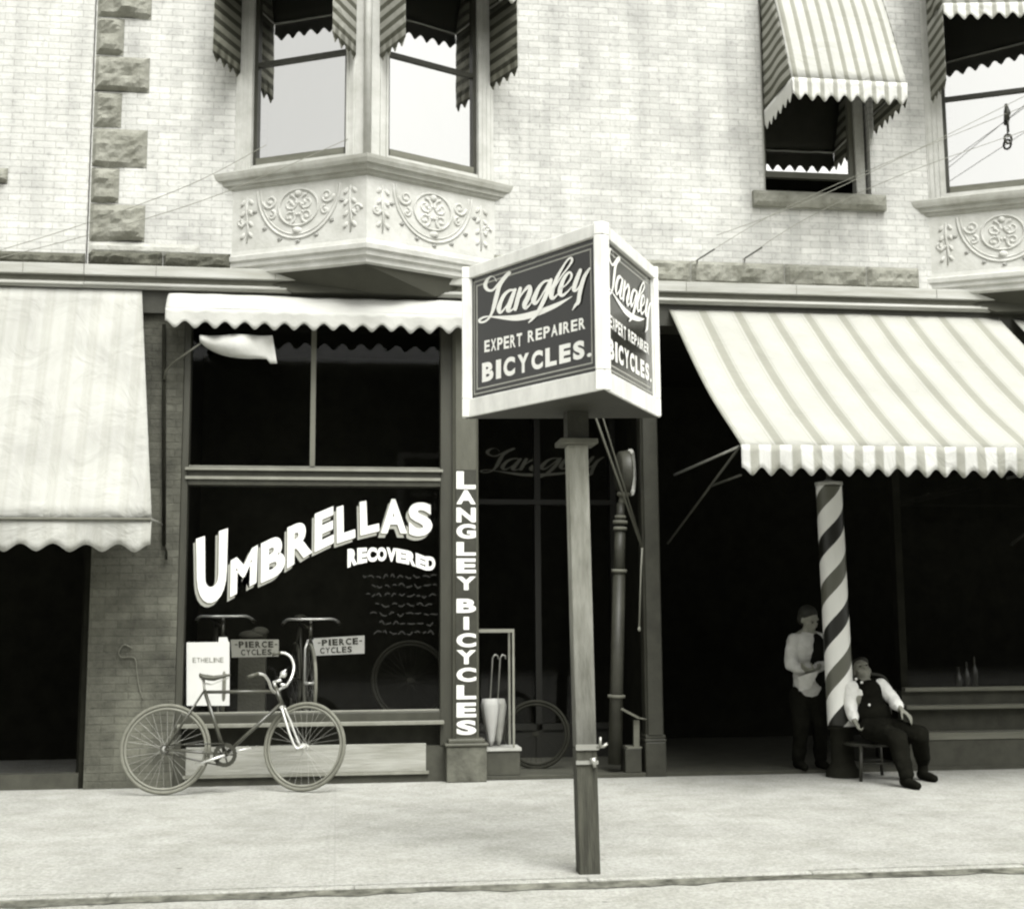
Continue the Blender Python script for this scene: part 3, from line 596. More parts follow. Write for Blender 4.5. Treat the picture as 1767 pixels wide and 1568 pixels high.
# ============================================================ BAY WINDOWS
def loft(b, rings, W_, q_):
    n = len(rings); vs = []
    for z, o_ in rings:
        # offset triangle plan: move both slanted faces outward by o_
        L_ = math.hypot(W_, q_); vs += [(-W_-o_*L_/q_*.5-o_*.3, 0, z), (0, -q_-o_*L_/W_, z), (W_+o_*L_/q_*.5+o_*.3, 0, z)]
    fs = []
    for i in range(n-1):
        for k in range(2): fs.append((i*3+k, i*3+k+1, i*3+k+4, i*3+k+3))
    fs.append((0, 2, 1)); fs.append(((n-1)*3, (n-1)*3+1, (n-1)*3+2)); b.add(vs, fs)
BW, BQ = 1.17, .57
def make_bay(cx):
    bay = bpy.data.objects.new('bay_window', None); COL.objects.link(bay); bay.parent = bld; bay.location = (cx, 0, 0)
    bay.empty_display_size = .1
    global _off; 
    def B(mb, name, m, parent=bay, bevel=0):
        for v in mb.v: v.x += cx
        return mb.build(name, m, parent, bevel)
    b = MB(); loft(b, [(4.385,-.07),(4.40,-.035),(4.44,-.03),(4.455,.0),(4.49,.005),(4.505,.03),(4.545,.035),(4.555,.01),(4.60,.0)], BW, BQ); B(b, 'base_molding', m_trim)
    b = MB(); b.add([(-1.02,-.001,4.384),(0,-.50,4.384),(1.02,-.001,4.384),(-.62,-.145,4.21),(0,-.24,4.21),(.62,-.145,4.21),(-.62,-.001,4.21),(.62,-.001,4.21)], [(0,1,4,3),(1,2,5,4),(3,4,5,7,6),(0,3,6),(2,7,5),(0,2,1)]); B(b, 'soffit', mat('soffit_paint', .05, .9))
    b = MB(); loft(b, [(4.601,.0),(5.149,.0)], BW, BQ); B(b, 'frieze_panel', m_trim)
    b = MB(); loft(b, [(5.15,.0),(5.165,.03),(5.185,.035),(5.19,.06),(5.225,.07),(5.235,.10),(5.27,.115),(5.30,.12),(5.312,.09),(5.32,.0)], BW, BQ); B(b, 'sill_molding', mat('sill_molding_paint', .33, .8, .2))
    Lf = math.hypot(BW, BQ)
    for sgn in (-1, 1):
        u = Vector((BW, -BQ*1, 0)).normalized() if sgn < 0 else Vector((BW, BQ, 0)).normalized()
        a = Vector((-BW, 0, 0)) if sgn < 0 else Vector((0, -BQ, 0))
        n = Vector((u.y, -u.x, 0));  n = n if n.y < 0 else -n
        def W(s, z, d=0.0): p = a+u*s+n*d; return (p.x, p.y, z)
        def slab(b, s0, s1, z0, z1, d0, d1):
            b.add([W(s0,z0,d0),W(s1,z0,d0),W(s1,z1,d0),W(s0,z1,d0),W(s0,z0,d1),W(s1,z0,d1),W(s1,z1,d1),W(s0,z1,d1)],
                  [(0,1,2,3),(7,6,5,4),(4,5,1,0),(5,6,2,1),(6,7,3,2),(7,4,0,3)])
        # relief ornament: swag, ring, scrolls and candelabra
        b = MB(); mid = Lf*.5; zc = 4.885
        b.tube([W(mid+.40*math.cos(t), 5.12-.46*math.sin(t), .002) for t in [math.pi*k/24 for k in range(25)]], .011, 6)
        b.tube([W(mid+.37*math.cos(t), 5.12-.425*math.sin(t), .0) for t in [math.pi*k/24 for k in range(25)]], .007, 6)
        b.tube([W(mid+.19*math.cos(t), zc+.05+.165*math.sin(t), .002) for t in [2*math.pi*k/24 for k in range(24)]], .012, 6, closed=True)
        def spiral(cx_, cz_, r0, turns, dirn, st):
            pts = []
            for k in range(20):
                t = st+dirn*turns*2*math.pi*k/19; r = r0*(1-.8*k/19); pts.append(W(cx_+r*math.cos(t), cz_+r*math.sin(t), -.001))
            b.tube(pts, [.016*(1-.5*k/19) for k in range(20)], 6); b.ell(pts[-1], (.02, .012, .02), n=8, m=6)
        for s2 in (-1, 1):
            spiral(mid+s2*.08, zc+.09, .075, 1.2, s2, math.pi/2); spiral(mid+s2*.085, zc-.03, .065, 1.1, -s2, -math.pi/2)
            spiral(mid+s2*.275, zc+.13, .07, 1.3, -s2, 0 if s2 > 0 else math.pi); spiral(mid+s2*.26, zc-.0, .045, 1.0, s2, math.pi/2)
            x_ = mid+s2*.50                                  # upright candelabra at each end
            b.tube([W(x_, 4.66, .002), W(x_+.01, 4.8, .004), W(x_-.01, 4.95, .004), W(x_, 5.08, .002)], [.006,.014,.01,.006], 6)
            for zz in (4.72, 4.82, 4.92, 5.02):
                for s3 in (-1, 1):
                    c_ = W(x_+s3*.04, zz+.01, .003); b.ell(c_, (.036, .01, .018), Matrix.Rotation(s3*.9, 3, 'Y'), n=8, m=6)
            spiral(x_+s2*.06, 4.86, .045, 1.1, s2, 0)
            for j in range(7):
                t = math.radians(20+j*23); b.ell(W(mid+.45*math.cos(t), 5.12-.49*math.sin(t), .0), (.03, .01, .018), n=8, m=6)
        for j in range(10):
            t = 2*math.pi*j/10; b.ell(W(mid+.055*math.cos(t), zc+.04+.055*math.sin(t), .004), (.016, .012, .016), n=8, m=6)
        b.ell(W(mid, 4.73, .004), (.05, .018, .03), n=10, m=6); b.ell(W(mid, 5.06, .004), (.035, .018, .03), n=10, m=6)
        B(b, 'relief_ornament', m_trim)
        # window in this face; s runs left to right
        o0, o1 = (.17, 1.10) if sgn < 0 else (Lf-1.10, Lf-.17)
        zb, zt = 5.32, 8.1
        b = MB(); slab(b, 0.01, o0, zb, zt, -.10, 0); slab(b, o1, Lf-.01, zb, zt, -.10, 0); slab(b, o0, o1, zb, zb+.05, -.10, -.01)
        for s_ in (.03, .075, .12) if sgn < 0 else (Lf-.03-.012, Lf-.075-.012, Lf-.12-.012): slab(b, s_, s_+.012, zb, zt, 0, .006)
        for s_ in (Lf-.14, Lf-.2) if sgn < 0 else (.14-.02, .2-.02): slab(b, s_, s_+.02, zb, zt, 0, .012)
        fo = B(b, 'window_frame', m_trim)
        b = MB(); e0, e1 = (o0, o1) 
        slab(b, e0, e0+.035, zb+.05, zt, -.095, -.04); slab(b, e1-.035, e1, zb+.05, zt, -.095, -.04)
        slab(b, e0+.035, e1-.035, 6.30, 6.34, -.09, -.045)
        B(b, 'sash', m_dark)
        b = MB(); slab(b, e0+.035, e1-.035, zb+.05, zb+.12, -.09, -.03); B(b, 'bottom_rail', m_panel)
        b = MB(); b.add([W(e0+.03, zb+.05, -.07), W(e1-.03, zb+.05, -.07), W(e1-.03, zt, -.07), W(e0+.03, zt, -.07)], [(0,1,2,3)]); B(b, 'window_pane', m_glassu)
        b = MB(); slab(b, e0+.05, e1-.05, zb+.1, zt, -.135, -.13)
        B(b, 'roller_blind', m_blind)
    b = MB(); b.tube([(0, -BQ-.005, 5.32), (0, -BQ-.005, 8.1)], .035, 10); B(b, 'corner_post', m_trim)
    b = MB(); loft(b, [(8.1, .05), (8.2, .05)], BW, BQ); B(b, 'bay_roof', m_trim)
    return bay
# each bay is built in place as part of the building
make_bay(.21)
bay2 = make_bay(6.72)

# ring pull hanging in front of the right bay's blind
rp = P(1738, 215, -.33)
pull = thing('shade_pull', 'dark cord and ring pull hanging before the blind at far right', 'blind cord', (rp.x, rp.y, rp.z))
b = MB()
b.tube([(rp.x, rp.y, P(1738,180,-.33).z), (rp.x+.01, rp.y, P(1738,196,-.33).z), (rp.x-.005, rp.y, P(1738,206,-.33).z)], [.014,.03,.02], 8); b.tube([(rp.x+.01, rp.y, P(1738,206,-.33).z), (rp.x+.01, rp.y, P(1738,228,-.33).z)], .008, 6); b.build('cord', m_dark, pull)
b = MB(); zz = P(1740, 240, -.33).z; b.tube([(rp.x+.035*math.cos(t), rp.y, zz+.045*math.sin(t)) for t in [2*math.pi*k/20 for k in range(20)]], .011, 8, closed=True); b.build('pull_ring', m_dark, pull)

# ============================================================ PLAIN WINDOW
wz = W2[2]
b = MB(); b.box(W2[0], W2[0]+.03, .04, .16, wz, 7.25); b.box(W2[1]-.12, W2[1]-.03, .06, .16, wz, 7.25); b.box(W2[0]+.03, W2[1]-.12, .06, .16, 7.18, 7.25)
pw = b.build('window', m_ltstone, bld)
b = MB(); b.box(W2[0]+.03, W2[0]+.06, .09, .14, wz+.22, 7.18); b.box(W2[1]-.17, W2[1]-.12, .09, .14, wz+.22, 7.18); b.box(W2[0]+.06, W2[1]-.17, .09, .14, wz+.22, wz+.28)
b.build('raised_sash', mat('sash_mid', .1, .5), pw)
b = MB(); b.add([(W2[0]+.05, .115, wz+.26), (W2[1]-.16, .115, wz+.26), (W2[1]-.16, .115, 7.18), (W2[0]+.05, .115, 7.18)], [(0,1,2,3)]); b.build('window_pane', m_glassu, pw)
b = MB(); b.box(W2[0]-.3, W2[1]+.3, .5, .55, wz-.3, 7.6); b.build('room_darkness', m_int, pw)
rock(W2[0]-.12, W2[1]+.12, PZ(1400,361), PZ(1400,335), -.05, .03, 77, .03).build('stone_sill', m_stone, bld)

# ============================================================ AWNINGS
ST_SHOP = [(0,.35),(.10,.355),(.12,.28),(.14,.35),(.18,.35),(.21,.235),(.40,.24),(.43,.35),(.46,.29),(.49,.35),(.55,.36)]
m_awR = stripe_mat('striped_canvas_wide', .33, ST_SHOP, .35)
m_awV = stripe_mat('striped_valance', .163, [(0,.28),(.25,.29),(.32,.5),(.8,.5),(.9,.28)], .2)
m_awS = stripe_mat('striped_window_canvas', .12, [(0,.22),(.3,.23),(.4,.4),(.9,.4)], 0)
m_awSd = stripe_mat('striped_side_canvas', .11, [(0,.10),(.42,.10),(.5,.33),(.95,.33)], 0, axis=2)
m_sdin = stripe_mat('side_canvas_inside', .11, [(0,.05),(.42,.05),(.5,.17),(.95,.17)], 0, axis=2)  # inner faces: side stripes darkened for the shade inside the awning
m_awL = stripe_mat('plain_faded_canvas', .19, [(0,.37),(.12,.385),(.2,.365),(.35,.41),(.6,.40),(.8,.415),(.9,.38)], 0, dirt=.22)
m_awC = mat('white_canvas', .42, .95, .06, 4, .4, 9)
m_awVS = stripe_mat('striped_window_valance', .12, [(0,.3),(.3,.3),(.4,.56),(.9,.56)], 0)
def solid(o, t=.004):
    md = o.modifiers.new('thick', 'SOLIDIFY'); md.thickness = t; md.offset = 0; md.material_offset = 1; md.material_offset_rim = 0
def awning(root, w_, rise, proj, val, scal, mc, mv, ms=None, sag=.03, sval=None, skew=0.0, x0=0.0, ripple=.008, dip=0.0, sv=None, shaded_under=True, slump=0.0):
    """local frame: wall plane y=0, bottom bar at z=0 y=-proj, x from x0 to x0+w_"""
    shade_side = m_undershade if shaded_under else mc
    nx, ny = max(20, int(w_/.05)), 18
    b = MB(); vs = []
    for j in range(ny+1):
        v = j/ny
        for i in range(nx+1):
            u = i/nx; x = x0+w_*u+skew*v*u
            z = rise*(1-v)-sag*math.sin(math.pi*v)*(1+.25*math.sin(u*w_*3+1))+.008*noise.noise(Vector((x*2.3, v*4, rise*3)))
            y = -proj*v
            if slump: z -= slump*abs(math.sin(u*w_*2.1+.6))*math.sin(math.pi*v)
            z += .006*math.sin(u*w_/.33*6.28)*math.sin(math.pi*v)+.014*noise.noise(Vector((x*1.1+v*1.5, v*1.2-x*.5, rise)))*math.sin(math.pi*v)
            vs.append((x, y, z))
    b.add(vs, [(j*(nx+1)+i, (j+1)*(nx+1)+i, (j+1)*(nx+1)+i+1, j*(nx+1)+i+1) for j in range(ny) for i in range(nx)], True)
    c = b.build('canopy', [mc, shade_side], root); solid(c)
    def valance(path, name, val=val):
        # path: list of (x,y) polyline; scallops by length
        Ls = [0]
        for p, q in zip(path, path[1:]): Ls.append(Ls[-1]+math.dist(p, q))
        tot = Ls[-1]; ns = max(1, round(tot/scal)); n = ns*10; vs = []; 
        for i in range(n+1):
            l = tot*i/n; k = 0
            while k < len(path)-2 and l > Ls[k+1]: k += 1
            t = (l-Ls[k])/(Ls[k+1]-Ls[k]); x = path[k][0]+(path[k+1][0]-path[k][0])*t; y = path[k][1]+(path[k+1][1]-path[k][1])*t
            ph = 2*math.pi*l/(tot/ns); bot = -val+min(.36*val, .062)*(.5+.5*math.cos(ph))**.85+.012*noise.noise(Vector((l*3, proj, 1)))
            rp_ = ripple*math.sin(l*11+2*math.sin(l*3))
            for m_ in range(5):
                v = m_/4; off = rp_*v+.01*noise.noise(Vector((l*2.5, v, proj)))*v
                vs.append((x, y-off, bot*v-dip*math.sin(math.pi*l/tot)))
        vb = MB(); vb.add(vs, [(i*5+m_, i*5+m_+1, (i+1)*5+m_+1, (i+1)*5+m_) for i in range(n) for m_ in range(4)], True)
        o_ = vb.build(name, [mv, shade_side] if name == 'valance' else [sv or mv, m_sdin], root); solid(o_, .003)
    xr = x0+w_+skew
    valance([(x0, -proj-.012), (xr, -proj-.012)], 'valance')
    if ms:
        for s, xx in ((-1, x0), (1, xr)):
            vs = []; m2 = 14
            for i in range(m2+1):
                v = i/m2; y = -proj*v; zt = rise*(1-v)-sag*math.sin(math.pi*v)-.002
                for k in range(6): vs.append((xx+s*.001+.012*math.sin(v*7)*(k/5), y, zt*(1-k/5)))
            sb = MB(); sb.add(vs, [(i*6+k, (i+1)*6+k, (i+1)*6+k+1, i*6+k+1) for i in range(m2) for k in range(5)], True)
            if s < 0: sb.f = [f[::-1] for f in sb.f]
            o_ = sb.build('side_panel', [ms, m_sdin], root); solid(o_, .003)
            valance([(xx, -proj+.0), (xx, -.0)] if s > 0 else [(xx, -.0), (xx, -proj)], 'side_valance', sval or val)
    fb = MB(); fb.tube([(x0+.01, -.02, -.0), (x0+.01, -proj+.01, -.005), (xr-.01, -proj+.01, -.005), (xr-.01, -.02, 0)], .011, 6)
    fb.build('frame_bar', m_steel, root)
# right shop awning
ZR = PZ(1400, 770, -2.0); xR0 = 2.975; xR1 = PX(1718, 549, 0)
r1 = thing('awning', 'wide striped awning sloping out above the barber pole', 'awning', (0,0,0), 'shop awnings')
awning(r1, xR1-xR0, 4.17-ZR, 2.0, .235, .155, m_awR, m_awV, sag=.06, x0=xR0, ripple=.014)
b = MB(); pv = P(1150, 938, -.12)-Vector((0,0,ZR)); e1 = Vector((xR0+.01, -1.97, 0)); b.tube([pv, e1], .011, 6); b.tube([pv+(e1-pv)*.62, Vector((xR0+.02, -1.93, -.22))], .009, 6); b.build('awning_arm', m_irond, r1)
b = MB(); b.tube([Vector((xR1-.05, -.1, pv.z)), Vector((xR1-.02, -1.97, 0))], .011, 6); b.build('awning_arm', m_irond, r1)
r1.location = (0, -.05, ZR)
r2 = thing('awning', 'second striped awning cut by the right edge of the photo', 'awning', (0,0,0), 'shop awnings')
awning(r2, 2.6, 4.17-ZR, 1.9, .235, .155, m_awR, m_awV, sag=.03, x0=PX(1742,555,0), ripple=.014); r2.location = (0, -.05, ZR)
# left shop awning
ZL = PZ(150, 893, -.75)
r3 = thing('awning', 'pale faded awning dropping steeply at the left edge', 'awning', (0,0,0), 'shop awnings')
xl1 = PX(246, 505, -.03); awning(r3, xl1+5.2, 4.21-ZL, .68, .27, .245, m_awL, m_awL, sag=.02, skew=PX(262, 890, -.75)-xl1, x0=-5.2, ripple=.02)
b = MB(); b.tube([(-5.2, -.705, -.012), (PX(262, 890, -.75), -.705, -.012)], .012, 6); b.build('seam_cord', m_panel, r3)
r3.location = (0, -.07, ZL)
# centre awning, rolled up against the lintel
ZC = PZ(540, 540, -.25)
r4 = thing('awning', 'short white rolled awning hanging over the umbrella shop window', 'awning', (0,0,0), 'shop awnings')
xc0, xc1 = PX(285, 545, -.3), C2[0]-.02
awning(r4, xc1-xc0, 4.19-ZC, .22, .17, .165, m_awC, m_awC, sag=-.03, x0=xc0, ripple=.015, dip=.0)
r4.location = (0, -.07, ZC)
b = MB(); nx = 22; vs = []                                     # loose canvas flap hanging below
for i in range(nx+1):
    u = i/nx; top = P(345+u*125, 578, -.22); yb = 590+30*math.sin(min(1,u*1.35)*math.pi*.62)**.8 + (8 if u > .9 else 0)
    bt = P(345+u*133, yb, -.22)
    for k in range(7):
        v = k/6; vs.append(Vector((top.x+(bt.x-top.x)*v, -.22-.06*math.sin(v*3)*math.sin(u*3+.5)+.03*math.sin(u*9), top.z+(bt.z-top.z)*v)))
b.add(vs, [(i*7+k, (i+1)*7+k, (i+1)*7+k+1, i*7+k+1) for i in range(nx) for k in range(6)], True); o = b.build('loose_flap', [m_awC, m_awC], r4); solid(o)
b = MB(); b.tube([P(283,655,-.06), P(286,640,-.08), P(300,625,-.12), P(350,590,-.22)], .009, 6); b.build('awning_arm', m_iron, r4)
b = MB(); b.tube([P(1108,945,-.08), P(985,600,-.26)], .011, 6); b.build('awning_arm', m_iron, r4)
b = MB(); b.tube([P(1108,940,-.06), P(1003,600,-.22)], .008, 6); b.build('awning_arm', m_iron, r4)
# cord from the arm
b = MB(); b.tube([P(1108,945,-.09), P(1106,985,-.09), P(1103,1083,-.09)], .007, 6); b.ell(P(1103,1085,-.09), (.014,.014,.022)); b.build('pull_cord', m_rope, r4)
# window awning
r5 = thing('awning', 'striped hooded awning over the single open upper window', 'awning', (0,0,0), 'upper window awnings')
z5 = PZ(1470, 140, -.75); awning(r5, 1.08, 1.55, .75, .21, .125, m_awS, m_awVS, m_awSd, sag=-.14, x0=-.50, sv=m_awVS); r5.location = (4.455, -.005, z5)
# bay window awnings
zbw = 6.80
first = None
for (cx, s, lab) in ((.21, -1, 'striped awning on the left face of the central bay window'), (.21, 1, 'striped awning on the right face of the central bay window'),
                (6.72, -1, 'striped awning on the bay window at far right')):
    if first is None:
        first = thing('awning', lab, 'awning', (0,0,0), 'upper window awnings')
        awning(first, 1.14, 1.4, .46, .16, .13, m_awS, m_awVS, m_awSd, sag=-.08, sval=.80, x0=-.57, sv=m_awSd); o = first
    else:
        o = copy_tree(first); o['label'] = lab
    an = math.atan2(BQ, BW)
    c_ = Vector((cx+s*BW/2*1.05, -BQ/2*.95, zbw+.18)); o.location = c_; o.rotation_euler = (0, 0, (-an if s < 0 else an)+(.30 if cx > 5 else 0))

# iron rod running down the pier
b = MB(); b.tube([P(283, 560, -.035), P(283, 940, -.035)], .017, 8); b.tube([P(283, 940, -.035), P(287,952,-.035), P(287,965,-.035)], .01, 6)
o = b.build('awning_rod', m_int); tag(o, 'dark iron rod fixed upright to the brick pier', 'rod')
b = MB(); b.tube([P(x_, y_, -.012) for x_, y_ in catmull([(228,1118),(214,1112),(205,1125),(210,1134),(232,1135),(236,1160),(240,1185),(246,1205)], 5)], .005, 6)
o = b.build('bent_wire', m_panel); tag(o, 'pale bent wire fixed on the pier above the bicycle wheel', 'wire')

# ============================================================ NEIGHBOUR BUILDING
nb = thing('brick_building', 'neighbouring pale brick building at the left edge above the faded awning', 'building', (-2.2,0,0))
b = MB(); b.box(-8, XJ-.012, 0, .35, ZB, 8.2); b.build('brick_wall', m_brickA, nb)
for k in range(4):
    a = -2.2-.95*(k+1)+.005; rock(a, a+.94, ZB+.002, PZ(100, 436), 0, .085, 90+k).build('belt_stone', m_band, nb)
rock(-3.35, PX(14, 300), PZ(5,318), PZ(5,290), 0, .07, 12).build('stone_block', m_stone, nb)
fascia(-8, XJ-.002, nb)
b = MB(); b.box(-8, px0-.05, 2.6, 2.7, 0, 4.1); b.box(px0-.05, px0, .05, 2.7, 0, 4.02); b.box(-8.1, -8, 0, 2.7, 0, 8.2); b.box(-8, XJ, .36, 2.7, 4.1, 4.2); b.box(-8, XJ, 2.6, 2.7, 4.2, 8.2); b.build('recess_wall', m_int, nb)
b = MB(); b.box(-8, px0-.05, .05, .2, .0, .12); b.build('door_step', m_bulk, nb)

# ============================================================ BARBER SHOP FRONT
BX = PX(1560, 1200, .25)
b = MB(); b.box(BX, 9.8, .30, .4, .0, .70); fr_ = b.build('barber_front', m_bulk, bld)
b = MB(); b.box(BX, 9.8, .22, .30, PZ(1650,1192,.22), PZ(1650,1185,.22)); b.box(BX-.02, 9.8, .16, .30, PZ(1650,1223,.16), PZ(1650,1216,.16)); b.box(BX-.05, 9.8, .05, .30, PZ(1650,1276,.05), PZ(1650,1264,.05)); b.build('window_ledge', m_panel, fr_, bevel=.004)
b = MB(); b.box(BX, BX+.07, .3, .4, .7, 4.02); b.build('front_frame', m_int, fr_)
b = MB(); b.box(BX-.05, 9.8, .06, .3, .0, PZ(1650,1277,.05)); b.build('kick_board', m_bulk, fr_)
b = MB(); b.add([(BX+.07, .34, .7), (9.8, .34, .7), (9.8, .34, 4.02), (BX+.07, .34, 4.02)], [(0,1,2,3)]); b.build('front_pane', m_glass, fr_)
b = MB(); b.box(2.9, 9.8, .0, 3.4, 0, .03); b.build('entrance_floor', m_step, bld)
for k in range(3):
    q = P(1655+k*14, 1180, .6)
    b = MB(); hb = .2+.05*k; b.lathe((q.x, q.y, q.z-.05), [(.028,0),(.03,.02),(.03,hb*.6),(.012,hb*.75),(.012,hb),(.016,hb+.01)], 12)
    o = b.build('bottle', mat('bottle_glass', .025, .15)); tag(o, ['shortest dark bottle in the barber shop window', 'middle dark bottle in the barber shop window', 'tallest dark bottle in the barber shop window'][k], 'bottle', 'bottles in the barber window')
b = MB(); b.box(BX+.02, 9.5, .42, 1.0, .0, P(1655,1180,.6).z-.052); b.build('display_shelf', m_int, bld)

# ============================================================ BARBER POLE
Yp = -.30
pb_, pt_ = P(1452, 1252, Yp), P(1430, 838, Yp)
bp_ = thing('barber_pole', 'tall spiral striped barber pole standing under the right awning', 'barber pole', (pb_.x, pb_.y, 0))
ax = (pt_-pb_); hgt = ax.length; nseg, nr = 90, 40; rr = .118; vs = []; mi_f = []
b = MB()
for j in range(nseg+1):
    v = j/nseg; c_ = pb_+ax*v; r_ = rr*(1.0-.04*v)
    for k in range(nr):
        a_ = 2*math.pi*k/nr; vs.append(c_+Vector((math.cos(a_)*r_, math.sin(a_)*r_, 0)))
b.add(vs, [(j*nr+k, j*nr+(k+1) % nr, (j+1)*nr+(k+1) % nr, (j+1)*nr+k) for j in range(nseg) for k in range(nr)]+[tuple(range(nr))[::-1], tuple(range(nseg*nr, nseg*nr+nr))], True)
mp_ = bpy.data.materials.new('spiral_stripe_paint'); mp_.use_nodes = True; n_ = mp_.node_tree; L_ = n_.links.new; bs_ = n_.nodes['Principled BSDF']; bs_.inputs['Roughness'].default_value = .4
tc_ = n_.nodes.new('ShaderNodeTexCoord'); sx_ = n_.nodes.new('ShaderNodeSeparateXYZ'); L_(tc_.outputs['Object'], sx_.inputs[0])
at_ = n_.nodes.new('ShaderNodeMath'); at_.operation = 'ARCTAN2'; L_(sx_.outputs[1], at_.inputs[0]); L_(sx_.outputs[0], at_.inputs[1])
d_ = n_.nodes.new('ShaderNodeMath'); d_.operation = 'MULTIPLY'; L_(at_.outputs[0], d_.inputs[0]); d_.inputs[1].default_value = 1/(2*math.pi)
z_ = n_.nodes.new('ShaderNodeMath'); z_.operation = 'MULTIPLY_ADD'; L_(sx_.outputs[2], z_.inputs[0]); z_.inputs[1].default_value = -1/.80; z_.inputs[2].default_value = 10.0+.33
s_ = n_.nodes.new('ShaderNodeMath'); L_(d_.outputs[0], s_.inputs[0]); L_(z_.outputs[0], s_.inputs[1])
f_ = n_.nodes.new('ShaderNodeMath'); f_.operation = 'FRACT'; L_(s_.outputs[0], f_.inputs[0])
cr_ = n_.nodes.new('ShaderNodeValToRGB'); cr_.color_ramp.interpolation = 'CONSTANT'; e_ = cr_.color_ramp.elements
e_[0].position = 0; e_[0].color = tint(.82); e_[1].position = .27; e_[1].color = tint(.012)
q_ = e_.new(.5); q_.color = tint(.82); q_ = e_.new(.77); q_.color = tint(.11)
L_(f_.outputs[0], cr_.inputs[0]); L_(cr_.outputs[0], bs_.inputs['Base Color'])
po = b.build('striped_shaft', mp_, bp_)
b = MB(); b.lathe((pt_.x, pt_.y, pt_.z), [(.118,0),(.122,.008),(.122,.03),(.05,.04),(.022,.06)], 28); b.build('pole_cap', m_ltstone, bp_)
b = MB(); b.tube([pt_+Vector((0,0,.04)), pt_+Vector((0,0,.75))], .02, 8); b.build('hanger_rod', m_irond, bp_)
b = MB(); b.lathe((pb_.x, pb_.y, 0), [(.15,0),(.15,.05),(.12,.08),(.10,.13),(.10,pb_.z-.04),(.125,pb_.z-.02),(.125,pb_.z-.001)], 28); b.build('pole_base', m_int, bp_)

# ============================================================ BICYCLE
YB = -.52
def BP(px, py, Y=YB): return P(px, py, Y)
def lean(v, z0=0): return Vector((v.x, v.y+.16*v.z, v.z))
def make_wheel(c, R_, axis_dir, parent, name='wheel', nsp=32, mt=None):
    """c hub centre, axis_dir wheel axle"""
    ax_ = Vector(axis_dir).normalized(); e1 = Vector((0,0,1)); e1 = (e1-ax_*e1.dot(ax_)).normalized(); e2 = ax_.cross(e1)
    def C(r, t, d=0): return c+(e1*math.cos(t)+e2*math.sin(t))*r+ax_*d
    b = MB(); b.tube([C(R_-.015, 2*math.pi*k/64) for k in range(64)], .015, 10, closed=True); wo = b.build(name, mt or m_tyre, parent)
    b = MB(); b.tube([C(R_-.042, 2*math.pi*k/64) for k in range(64)], .011, 8, closed=True); b.build('rim', mt or m_rim, wo)
    b = MB(); b.tube([C(0,0,-.045), C(0,0,.045)], .013, 10); b.tube([C(0,0,-.03), C(0,0,-.026)], .024, 12); b.tube([C(0,0,.026), C(0,0,.03)], .024, 12); b.build('hub', mt or m_nickel, wo)
    b = MB()
    for k in range(nsp):
        t = 2*math.pi*k/nsp; sd_ = 1 if k % 2 else -1; tt = t+(.9 if k % 4 < 2 else -.9)
        b.tube([C(.022, tt, .027*sd_), C(R_-.045, t, 0)], .0013, 4, cap=False)
    b.build('spokes', mt or m_steel, wo)
    return wo
